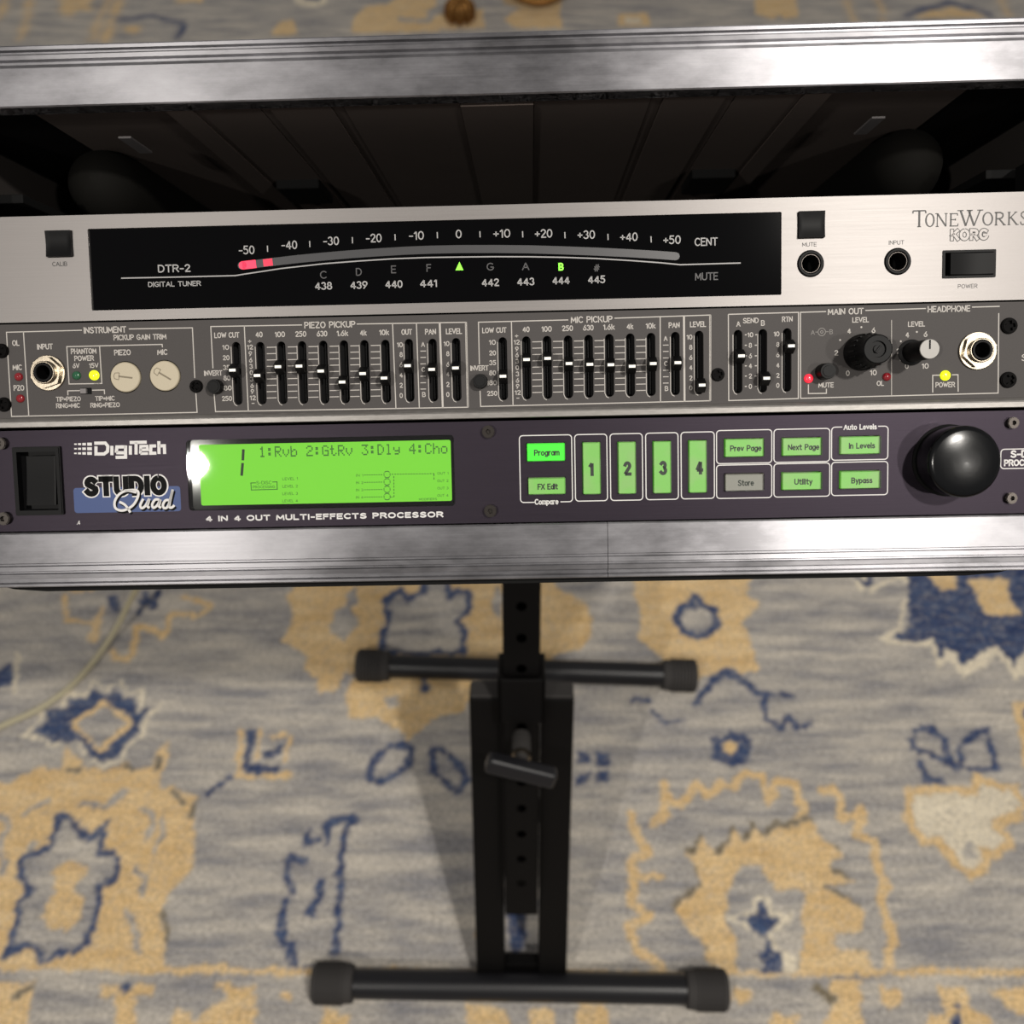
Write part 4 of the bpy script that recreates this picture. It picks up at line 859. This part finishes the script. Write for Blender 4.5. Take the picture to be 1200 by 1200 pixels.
# hidden and far parts of the rug: loose repeats of the same motifs
rng = np.random.default_rng(11)
for _ in range(34):
    cx, cy = rng.uniform(-1.8, 1.8), rng.uniform(.95, 3.4)
    if 2.25 < cy < 2.75 and abs(cx) < 1.35: continue
    n = 14; ra = rng.uniform(.06, .15); q = [(cx+ra*rng.uniform(.7, 1.2)*math.cos(2*math.pi*k/n), cy+ra*rng.uniform(.7, 1.2)*math.sin(2*math.pi*k/n)) for k in range(n)]
    poly('G', q, True); q2 = [(cx+(x-cx)*.5, cy+(y-cy)*.5) for x, y in q]; poly('B', q2, True); seg('N', q2, .014, True, True)
for _ in range(16):
    cx, cy = rng.uniform(-1.8, 1.8), rng.uniform(-.8, .12); ra = rng.uniform(.05, .1)
    q = [(cx+ra*math.cos(k)*rng.uniform(.6, 1.1), cy+ra*math.sin(k)*rng.uniform(.6, 1.1)) for k in np.linspace(0, 5.6, 10)]; poly('G', q, True)
# ---- lower left
seg('G', [(78, 703), (80, 730), (112, 735), (112, 752), (120, 716)], .008); seg('G', [(108, 748), (113, 752)], .012); seg('G', [(133, 765), (138, 776), (150, 776), (158, 768), (163, 737), (180, 740), (195, 748), (203, 722), (235, 725), (248, 712), (215, 702)], .008); seg('G', [(85, 697), (115, 692)], .008)
seg('N', [(130, 705), (140, 717), (137, 704)], .009); seg('N', [(165, 722), (172, 700), (180, 715), (187, 698)], .009)
poly('N', [(-10, 783), (6, 788), (16, 775), (18, 800), (0, 812), (-12, 808)]); seg('C', [(24, 768), (20, 815)], .006)
ring_o = [(112, 805), (122, 818), (140, 808), (145, 822), (162, 818), (160, 838), (180, 830), (166, 848), (162, 862), (145, 875), (142, 886), (120, 896), (105, 885), (95, 868), (80, 874), (60, 870), (40, 862), (58, 848), (56, 836), (80, 832), (85, 820), (106, 820)]
poly('C', [(112+(x-112)*1.18, 850+(y-850)*1.2) for x, y in ring_o]); poly('B', [(112+(x-112)*1.08, 850+(y-850)*1.1) for x, y in ring_o]); poly('N', ring_o)
poly('G', [(125, 822), (160, 850), (133, 876), (117, 888), (105, 870), (83, 851)]); poly('B', [(125, 828), (150, 850), (130, 868), (118, 880), (107, 864), (93, 851)])
big = [(-60, 940), (-20, 915), (10, 922), (30, 910), (50, 902), (72, 905), (80, 878), (90, 885), (100, 900), (130, 907), (150, 892), (165, 905), (180, 902), (188, 880), (197, 872), (200, 895), (186, 925), (205, 925), (215, 930), (232, 938), (229, 985), (231, 1018), (214, 1035), (200, 1048), (193, 1065), (199, 1110), (196, 1139), (-80, 1132), (-120, 1040), (-90, 980)]
poly('G', big)
for q in ([(30, 957), (45, 948), (60, 938)], [(100, 945), (125, 948), (150, 930)], [(168, 950), (180, 958), (178, 975), (170, 985)], [(190, 962), (192, 980), (182, 998)], [(160, 1018), (172, 1035), (170, 1048)], [(150, 1070), (165, 1098), (163, 1120)], [(0, 958), (14, 968), (4, 985), (6, 1025)], [(38, 1000), (44, 990)]): seg('B', q, .0075)
for q in ([(150, 898), (160, 905)], [(188, 892), (186, 905)], [(205, 930), (215, 945)], [(230, 940), (228, 960)], [(80, 905), (95, 902)], [(195, 1070), (197, 1105)]): seg('D', q, .006)
fo = [(70, 960), (85, 960), (97, 980), (110, 985), (127, 968), (118, 1000), (136, 1003), (141, 1022), (134, 1034), (118, 1042), (117, 1067), (105, 1105), (90, 1118), (75, 1116), (55, 1131), (40, 1113), (30, 1110), (8, 1121), (15, 1105), (22, 1080), (27, 1055), (38, 1048), (35, 1035), (24, 1030), (29, 1008), (45, 1003), (65, 993)]
poly('B', fo); seg('N', fo, .008, True); poly('G', [(66, 1018), (85, 1012), (104, 1018), (100, 1030), (88, 1045), (98, 1060), (97, 1080), (85, 1092), (58, 1088), (50, 1075), (60, 1060), (66, 1045)])
seg('G', [(284, 857), (281, 912), (338, 912)], .008); seg('G', [(340, 866), (336, 893)], .007); seg('G', [(306, 858), (303, 890)], .006); seg('G', [(320, 866), (334, 862)], .006)
seg('N', [(296, 862), (291, 902), (323, 905)], .011); poly('N', [(309, 880), (318, 884), (332, 870), (334, 880), (324, 892), (308, 894)]); seg('N', [(246, 932), (272, 912)], .008)
seg('N', [(388, 970), (400, 960), (419, 962), (407, 974), (402, 1000), (398, 1080), (393, 1120)], .010); seg('N', [(362, 975), (360, 990), (373, 985)], .009); seg('N', [(384, 970), (382, 990)], .009); seg('N', [(340, 1010), (360, 1009)], .010)
seg('N', [(340, 1020), (338, 1032), (346, 1050)], .008); seg('N', [(378, 1034), (374, 1050), (366, 1072)], .010); seg('N', [(336, 1058), (331, 1085), (331, 1108)], .011); seg('N', [(340, 1112), (345, 1130)], .011); seg('N', [(348, 1138), (372, 1135)], .008)
# ---- middle, behind the stand
poly('G', [(350, 640), (345, 690), (337, 702), (345, 722), (332, 756), (357, 766), (360, 790), (372, 796), (376, 815), (395, 812), (402, 792), (420, 790), (405, 820), (412, 845), (440, 842), (455, 852), (470, 856), (480, 870), (492, 862), (503, 850), (520, 842), (545, 838), (556, 800), (590, 796), (640, 800), (650, 770), (680, 765), (694, 745), (690, 712), (668, 700), (650, 690), (655, 640)])
poly('B', [(392, 718), (415, 712), (420, 735), (405, 752), (388, 745)])
poly('B', [(405, 700), (420, 690), (420, 712), (408, 716)]); poly('B', [(450, 820), (468, 818), (470, 830), (455, 832)])
fo = [(497, 670), (497, 698), (478, 705), (470, 693), (453, 705), (456, 730), (448, 748), (450, 768), (542, 768), (546, 745), (537, 732), (550, 715), (550, 700), (535, 695), (525, 705), (521, 670)]
poly('B', fo); seg('N', fo, .009, True); seg('N', [(497, 795), (498, 812)], .009); poly('B', [(580, 690), (590, 700), (588, 730), (578, 720)])
poly('G', [(745, 640), (742, 700), (752, 725), (745, 750), (770, 772), (792, 785), (805, 800), (840, 792), (850, 785), (868, 792), (886, 788), (880, 752), (868, 732), (890, 712), (875, 700), (885, 640)])
fo = [(812, 702), (818, 702), (822, 712), (838, 718), (838, 735), (828, 745), (815, 748), (800, 744), (792, 730), (794, 716), (806, 712)]
poly('B', fo); seg('N', fo, .010, True); seg('N', [(812, 702), (812, 715)], .006)
for lf in ([(444, 919), (432, 912), (440, 893), (455, 880), (475, 873), (486, 880), (478, 898), (462, 912)], [(505, 882), (516, 880), (534, 892), (547, 915), (540, 930), (524, 922), (508, 902)]): seg('N', lf, .0095, True)
for x, y in ((683, 890), (706, 892), (684, 914), (706, 913)): poly('N', [(x-8, y-8), (x+8, y-7), (x+7, y+7), (x-8, y+8)])
seg('N', [(740, 822), (760, 822)], .009); seg('N', [(764, 836), (780, 849), (800, 848)], .006); seg('N', [(812, 830), (828, 808), (850, 790), (868, 798), (884, 814), (925, 818)], .010); seg('N', [(894, 822), (897, 845), (914, 856), (924, 843), (932, 855), (946, 852)], .009)
fo = [(855+24*math.cos(t*.5236)*(1.15 if t % 2 else .9), 880+21*math.sin(t*.5236)*(1.15 if t % 2 else .9)) for t in range(12)]
poly('N', fo); poly('G', [(855+11*math.cos(t), 878+9*math.sin(t)) for t in np.linspace(0, 5.6, 8)])
# ---- right
poly('C', [(1000, 650), (1000, 694), (1022, 698), (1050, 682), (1062, 690), (1050, 738), (1028, 752), (1045, 760), (1090, 760), (1098, 786), (1112, 775), (1126, 797), (1150, 784), (1165, 770), (1188, 800), (1230, 770), (1230, 650)])
poly('B', [(1010, 650), (1014, 688), (1030, 688), (1060, 670), (1070, 650)]); poly('B', [(1062, 700), (1070, 735), (1052, 748), (1040, 753), (1060, 755), (1056, 740)])
poly('N', [(1065, 640), (1060, 700), (1066, 735), (1043, 752), (1066, 756), (1091, 752), (1099, 778), (1106, 762), (1116, 766), (1127, 786), (1145, 770), (1165, 758), (1185, 786), (1200, 762), (1240, 740), (1240, 640)])
seg('N', [(1003, 680), (1014, 692), (1018, 678)], .008); poly('G', [(1083, 650), (1086, 680), (1104, 697), (1119, 694), (1115, 650)]); poly('G', [(1130, 682), (1180, 680), (1182, 703), (1196, 722), (1175, 727), (1150, 722), (1144, 702)]); poly('G', [(1215, 700), (1240, 700), (1240, 720), (1215, 720)])
seg('N', [(1066, 874), (1070, 858), (1092, 856), (1104, 868), (1107, 888), (1118, 902), (1095, 888), (1074, 882), (1066, 874)], .009); seg('N', [(1076, 896), (1083, 915), (1106, 920)], .009); seg('N', [(1124, 902), (1124, 880), (1136, 862), (1155, 858), (1160, 880), (1166, 902), (1140, 905), (1118, 902)], .009)
seg('G', [(1190, 830), (1198, 860), (1200, 895)], .013); poly('G', [(1188, 828), (1230, 820), (1230, 900), (1198, 890)]); poly('N', [(1196, 836), (1215, 834), (1215, 848), (1198, 845)])
go = [(1065, 932), (1090, 928), (1140, 930), (1145, 913), (1158, 922), (1188, 926), (1196, 948), (1190, 958), (1165, 967), (1180, 990), (1165, 1004), (1152, 1000), (1149, 1022), (1137, 1028), (1112, 1006), (1098, 985), (1080, 990), (1062, 962)]
poly('C', go); seg('G', go, .012, True); poly('B', [(1120, 1000), (1140, 985), (1142, 1012)])
for q in ([(778, 920), (782, 942), (800, 944), (815, 920), (830, 935), (845, 920), (858, 925), (870, 908)], [(870, 908), (892, 912), (900, 942), (910, 918), (930, 920), (940, 950), (935, 968)], [(962, 930), (974, 926), (985, 940), (984, 962), (1000, 958), (1006, 950), (1008, 970), (1000, 980), (1025, 990), (1024, 1010), (1035, 1040), (1030, 1058), (1040, 1080), (1046, 1105), (1038, 1132)], [(775, 920), (778, 955), (765, 968)], [(738, 955), (745, 985), (760, 1000), (740, 1012), (742, 1040), (738, 1060), (760, 1075), (738, 1090), (745, 1115), (775, 1135)], [(640+107, 1030), (772, 1030)]): seg('G', q, .011)
blob = [(798, 998), (812, 1002), (824, 985), (838, 1005), (853, 992), (862, 973), (872, 988), (886, 970), (897, 986), (910, 968), (922, 975), (932, 968), (950, 964), (962, 985), (985, 1003), (972, 1020), (998, 1034), (960, 1042), (990, 1056), (1010, 1070), (1011, 1095), (978, 1100), (980, 1112), (1012, 1118), (1022, 1143), (852, 1143), (828, 1128), (826, 1108), (800, 1085), (790, 1066), (806, 1050), (822, 1040), (816, 1018)]
poly('D', [(x-3, y-5) for x, y in blob]); poly('G', blob)
poly('B', [(866, 1018), (890, 1013), (896, 1030), (912, 1046), (930, 1040), (943, 1050), (935, 1075), (941, 1095), (936, 1130), (940, 1143), (862, 1143), (863, 1110), (850, 1085), (850, 1050)]); poly('B', [(976, 1097), (1008, 1095), (1010, 1108), (990, 1116), (976, 1108)])
cr = [(885, 1058), (896, 1058), (898, 1072), (914, 1076), (906, 1092), (898, 1098), (905, 1114), (916, 1120), (916, 1141), (890, 1141), (893, 1116), (896, 1104), (880, 1092), (866, 1078), (884, 1074)]
poly('C', [(892+(x-892)*1.75, 1100+(y-1100)*1.1) for x, y in cr]); poly('N', cr)
# ---- border band at the near edge
seg('G', [(-200, 1131), (0, 1135), (370, 1141), (600, 1143), (860, 1143), (1200, 1141), (1420, 1140)], .007)
for q in ([(-20, 1152), (45, 1150), (36, 1175), (36, 1215), (-30, 1215)], [(118, 1153), (185, 1158), (180, 1170), (120, 1168)], [(138, 1165), (160, 1165), (162, 1215), (136, 1215)], [(250, 1153), (300, 1158), (302, 1215), (212, 1215), (240, 1190), (268, 1172)], [(332, 1162), (346, 1165), (344, 1176), (332, 1174)], [(205, 1185), (225, 1190), (222, 1215), (200, 1215)],
          [(380, 1185), (412, 1190), (410, 1215), (370, 1215)], [(548, 1180), (590, 1182), (600, 1215), (545, 1215)], [(622, 1182), (650, 1185), (650, 1215), (618, 1215)], [(678, 1178), (710, 1180), (712, 1215), (672, 1215)], [(858, 1160), (884, 1166), (880, 1178), (856, 1175)], [(976, 1152), (1006, 1152), (1010, 1215), (962, 1215), (975, 1180), (960, 1170)], [(1028, 1158), (1052, 1160), (1058, 1172), (1042, 1186), (1030, 1176)], [(1098, 1158), (1128, 1160), (1136, 1180), (1156, 1195), (1150, 1215), (1078, 1215), (1085, 1195), (1104, 1188)], [(1158, 1160), (1215, 1158), (1215, 1195), (1180, 1185)], [(905, 1190), (935, 1192), (930, 1215), (900, 1215)]): poly('G', q)
poly('N', [(1110, 1192), (1124, 1192), (1126, 1215), (1108, 1215)]); poly('N', [(1114, 1178), (1122, 1178), (1120, 1184), (1114, 1183)]); seg('D', [(20, 1170), (40, 1158)], .008); seg('D', [(955, 1160), (972, 1172)], .010); seg('N', [(147, 1158), (151, 1160)], .008)
# small light and dark motifs visible between the uprights
poly('N', [(596, 1060), (616, 1060), (618, 1100), (606, 1135), (598, 1115)]); poly('G', [(560, 1080), (582, 1075), (585, 1120), (562, 1120)])
# ---- far strip beyond the case
poly('G', [(70, -20), (112, -20), (106, 18), (92, 14), (82, 25), (72, 16)]); seg('G', [(132, -10), (120, 18), (108, 50)], .014); seg('G', [(146, -8), (134, 20), (124, 52)], .018); seg('G', [(36, -5), (34, 20), (26, 50)], .016); seg('G', [(10, -5), (0, 25)], .016)
poly('G', [(204, -20), (246, -20), (238, 6), (222, 5), (210, 9)]); seg('N', [(138, 26), (158, 25), (178, 21), (196, 27), (214, 29), (217, 36), (208, 48)], .016); poly('G', [(146, 34), (165, 34), (162, 42), (150, 42)]); poly('G', [(316, 44), (328, 29), (342, 26), (350, 44)]); poly('C', [(342, -5), (382, -5), (384, 8), (360, 12), (346, 6)]); poly('N', [(352, -8), (376, -8), (376, 5), (358, 3)])
poly('G', [(412, 42), (416, 22), (430, 10), (455, 8), (480, -15), (512, -15), (512, 10), (498, 16), (508, 24), (516, 40)]); poly('G', [(508, 22), (530, 16), (566, 14), (568, 36), (512, 38)]); poly('G', [(588, 26), (612, 12), (592, 8), (584, -10), (660, 0), (656, 14), (658, 36), (606, 36)])
seg('B', [(470, 26), (500, 28), (512, 14)], .02); poly('G', [(724, 20), (758, 18), (762, 33), (724, 33)]); poly('C', [(733, 24), (750, 24), (750, 30), (734, 30)])
poly('G', [(882, -15), (930, -15), (935, 24), (920, 26), (912, 20), (904, 26), (885, 20)]); seg('G', [(990, -8), (994, 12), (1000, 28)], .012); seg('G', [(1026, -8), (1030, 10), (1036, 28)], .012)
seg('N', [(1060, 22), (1080, 14), (1100, 10), (1112, 5), (1126, 10), (1150, 16), (1160, 22)], .02); poly('G', [(1072, 24), (1090, 13), (1100, 16), (1112, 9), (1126, 16), (1140, 15), (1150, 24)]); seg('G', [(1168, -8), (1182, 22)], .012)
NV = GX.size; ny_, nx_ = GX.shape
gz = (vnoise(GX*60, GY*60, 8)*.0015+.006)
co = np.stack([GX, GY, gz], -1).reshape(-1, 3).astype(np.float32)
idx = np.arange(NV).reshape(ny_, nx_)
fc = np.stack([idx[:-1, :-1], idx[:-1, 1:], idx[1:, 1:], idx[1:, :-1]], -1).reshape(-1, 4)
me = bpy.data.meshes.new('rug'); me.vertices.add(NV); me.vertices.foreach_set('co', co.ravel())
me.loops.add(fc.size); me.loops.foreach_set('vertex_index', fc.ravel().astype(np.int32)); me.polygons.add(len(fc)); me.polygons.foreach_set('loop_start', np.arange(0, fc.size, 4, dtype=np.int32))
me.update(); me.validate()
at = me.color_attributes.new('weave', 'FLOAT_COLOR', 'POINT')
ca = np.stack([mask['G'], mask['N'], mask['C'], mask['D']], -1).astype(np.float32).reshape(-1, 4)
for q_ in range(4):
    f_ = ca[:, q_].reshape(GX.shape); f_[1:-1, 1:-1] = (f_[1:-1, 1:-1]*2+f_[:-2, 1:-1]+f_[2:, 1:-1]+f_[1:-1, :-2]+f_[1:-1, 2:])/6; ca[:, q_] = f_.ravel()
ca *= (1-.3*np.clip((vnoise(GX*260, GY*320, 21)-.55)*3, 0, 1)-.08*vnoise(GX*45, GY*110, 22)).reshape(-1, 1).astype(np.float32)
at.data.foreach_set('color', ca.ravel()); me.shade_smooth()
rug = bpy.data.objects.new('rug', me); COL.objects.link(rug)
rug['label'] = 'grey hand-knotted rug with gold and navy floral motifs under the stand'; rug['category'] = 'rug'
m = bpy.data.materials.new('knotted_wool'); m.use_nodes = True; nt = m.node_tree; L = nt.links.new; bs = nt.nodes['Principled BSDF']
bs.inputs['Roughness'].default_value = .9; bs.inputs['Specular IOR Level'].default_value = .15; bs.inputs['Sheen Weight'].default_value = .1
tc = nt.nodes.new('ShaderNodeTexCoord')
def noise(scale, sx=1, sy=1, det=4, rgh=.6):
    mp = nt.nodes.new('ShaderNodeMapping'); mp.inputs['Scale'].default_value = (sx, sy, 1); L(tc.outputs['Object'], mp.inputs[0])
    n = nt.nodes.new('ShaderNodeTexNoise'); n.inputs['Scale'].default_value = scale; n.inputs['Detail'].default_value = det; n.inputs['Roughness'].default_value = rgh; L(mp.outputs[0], n.inputs['Vector']); return n.outputs['Fac']
def ramp(f, a, c_, lo=.3, hi=.7):
    r = nt.nodes.new('ShaderNodeMapRange'); r.inputs[1].default_value = lo; r.inputs[2].default_value = hi; L(f, r.inputs[0])
    x = nt.nodes.new('ShaderNodeMix'); x.data_type = 'RGBA'; x.inputs[6].default_value = lin(a); x.inputs[7].default_value = lin(c_); L(r.outputs[0], x.inputs[0]); return x.outputs[2]
def mixc(f, a, c_):
    x = nt.nodes.new('ShaderNodeMix'); x.data_type = 'RGBA'; L(f, x.inputs[0]); L(a, x.inputs[6]); L(c_, x.inputs[7]); return x.outputs[2]
ab = noise(7, 1, 6, 6, .65)            # abrash: streaks across the rug
base = ramp(ab, (140, 139, 142), (204, 196, 183), .36, .64)
base = mixc(ramp(noise(30, .6, 4, 4), (0, 0, 0), (120, 120, 120)), base, ramp(noise(22, 1, 3), (120, 117, 117), (210, 202, 190)))
gold = ramp(noise(14, 1, 4, 5), (216, 180, 124), (238, 208, 158)); navy = ramp(noise(30, 1, 3), (30, 48, 92), (72, 90, 124)); cream = ramp(noise(30), (226, 214, 190), (240, 228, 202)); olive = ramp(noise(40), (112, 98, 70), (130, 120, 100))
an = nt.nodes.new('ShaderNodeAttribute'); an.attribute_name = 'weave'; sp = nt.nodes.new('ShaderNodeSeparateColor'); L(an.outputs['Color'], sp.inputs[0])
c1 = mixc(sp.outputs[0], base, gold); c2 = mixc(sp.outputs[1], c1, navy); c3 = mixc(sp.outputs[2], c2, cream); c4 = mixc(an.outputs['Alpha'], c3, olive)
fn = noise(300, .7, 1, 3, .85); mv_ = nt.nodes.new('ShaderNodeMapRange'); mv_.inputs[1].default_value = .3; mv_.inputs[2].default_value = .7; mv_.inputs[3].default_value = .56; mv_.inputs[4].default_value = 1.34; L(fn, mv_.inputs[0])
ml = nt.nodes.new('ShaderNodeMix'); ml.data_type = 'RGBA'; ml.blend_type = 'MULTIPLY'; ml.inputs[0].default_value = 1; L(c4, ml.inputs[6]); L(mv_.outputs[0], ml.inputs[7]); L(ml.outputs[2], bs.inputs['Base Color'])
bp = nt.nodes.new('ShaderNodeBump'); bp.inputs['Strength'].default_value = .5; bp.inputs['Distance'].default_value = .003; L(fn, bp.inputs['Height']); L(bp.outputs[0], bs.inputs['Normal'])
me.materials.append(m)
# bare floor beneath
b = new(); box(b, -4, 4, -3.5, 5, -.05, .0); me = bpy.data.meshes.new('floor'); b.to_mesh(me); b.free(); me.materials.append(mat('oak_floor', (120, 88, 60), .4, var=.3, vscale=3, stretch=(1, 12, 1)))
fo_ = bpy.data.objects.new('floor', me); COL.objects.link(fo_); fo_['kind'] = 'structure'

# ================================================================== CABLE
def tube(bm, pts, r, n=12):
    c = [Vector(p) for p in pts]; out = []
    for i in range(len(c)-1):                      # smooth with Catmull-Rom
        p0, p1, p2, p3 = c[max(i-1, 0)], c[i], c[i+1], c[min(i+2, len(c)-1)]
        for k in range(8):
            t = k/8; out.append(.5*((2*p1)+(p2-p0)*t+(2*p0-5*p1+4*p2-p3)*t*t+(3*p1-p0-3*p2+p3)*t**3))
    out.append(c[-1]); prev = None
    for i, p in enumerate(out):
        d = (out[min(i+1, len(out)-1)]-out[max(i-1, 0)]).normalized(); q = d.to_track_quat('Z', 'Y').to_matrix()
        cur = [bm.verts.new(p+q @ Vector((r*math.cos(2*math.pi*k/n), r*math.sin(2*math.pi*k/n), 0))) for k in range(n)]
        if prev:
            for k in range(n): bm.faces.new((prev[k], prev[(k+1) % n], cur[(k+1) % n], cur[k]))
        else: bm.faces.new(list(reversed(cur)))
        prev = cur
    bm.faces.new(prev)
g = [floor_pt(-160, 925, .0115), floor_pt(-60, 877, .0115), floor_pt(8, 848, .0115), floor_pt(50, 828, .0115), floor_pt(84, 803, .012), floor_pt(112, 772, .016), floor_pt(135, 738, .03), floor_pt(152, 705, .06), floor_pt(166, 680, .10), floor_pt(205, 620, .2), floor_pt(260, 570, .34)]
b = new(); tube(b, g, .0042)
me = bpy.data.meshes.new('power_cable'); b.to_mesh(me); b.free(); me.materials.append(M['cable']); me.shade_smooth()
o = bpy.data.objects.new('power_cable', me); COL.objects.link(o); o['label'] = 'off-white cable curving across the rug at the left'; o['category'] = 'cable'

# ================================================================== ORNATE FURNITURE FOOT beyond the case
p0 = floor_pt(539, 12, .035)
bf = thing('pedestal_table', 'ornate brass claw foot of a table on the rug beyond the case', 'table', Matrix.Identity(4), (p0.x, p0.y, 0), 1.0)
b = new(); lathe(b, p0.x, p0.y, [(0, .008), (.018, .010), (.029, .022), (.033, .036), (.030, .052), (.022, .062), (.012, .066)], 28)
for k in range(5):
    a = math.radians(-90+(k-2)*42); tube(b, [(p0.x+.012*math.cos(a), p0.y+.012*math.sin(a), .066), (p0.x+.03*math.cos(a), p0.y+.03*math.sin(a), .052), (p0.x+.034*math.cos(a), p0.y+.034*math.sin(a), .03), (p0.x+.03*math.cos(a), p0.y+.03*math.sin(a), .014)], .006, 8)
obj('claw_foot', b, M['brass'], bf, 'brass claw gripping a ball', smooth=60)
b = new(); e = floor_pt(632, -14, .05)
tube(b, [(p0.x, p0.y, .06), (p0.x+.02, p0.y+.06, .12), (p0.x+.08, p0.y+.12, .12), (e.x, e.y+.05, .10), (e.x+.1, e.y+.12, .16), (e.x+.13, e.y+.2, .3)], .014, 14); obj('cabriole_leg', b, M['brass'], bf, smooth=60)
b = new(); tube(b, [floor_pt(596, -10, .055), floor_pt(612, -2, .045), floor_pt(632, 2, .04), floor_pt(652, -3, .045), floor_pt(668, -14, .055)], .011, 12); obj('scroll', b, M['brass'], bf, smooth=60)
b = new(); lathe(b, e.x+.13, e.y+.25, [(.02, .02), (.05, .03), (.05, .1), (.03, .14), (.022, .3), (.035, .42), (.022, .5), (.025, .66), (.06, .69)], 28); obj('column', b, M['brass'], bf, smooth=40)
b = new(); lathe(b, e.x+.13, e.y+.25, [(.28, .69), (.3, .7), (.3, .715), (.28, .72), (0, .72)], 48); obj('table_top', b, M['brass'], bf, smooth=30)
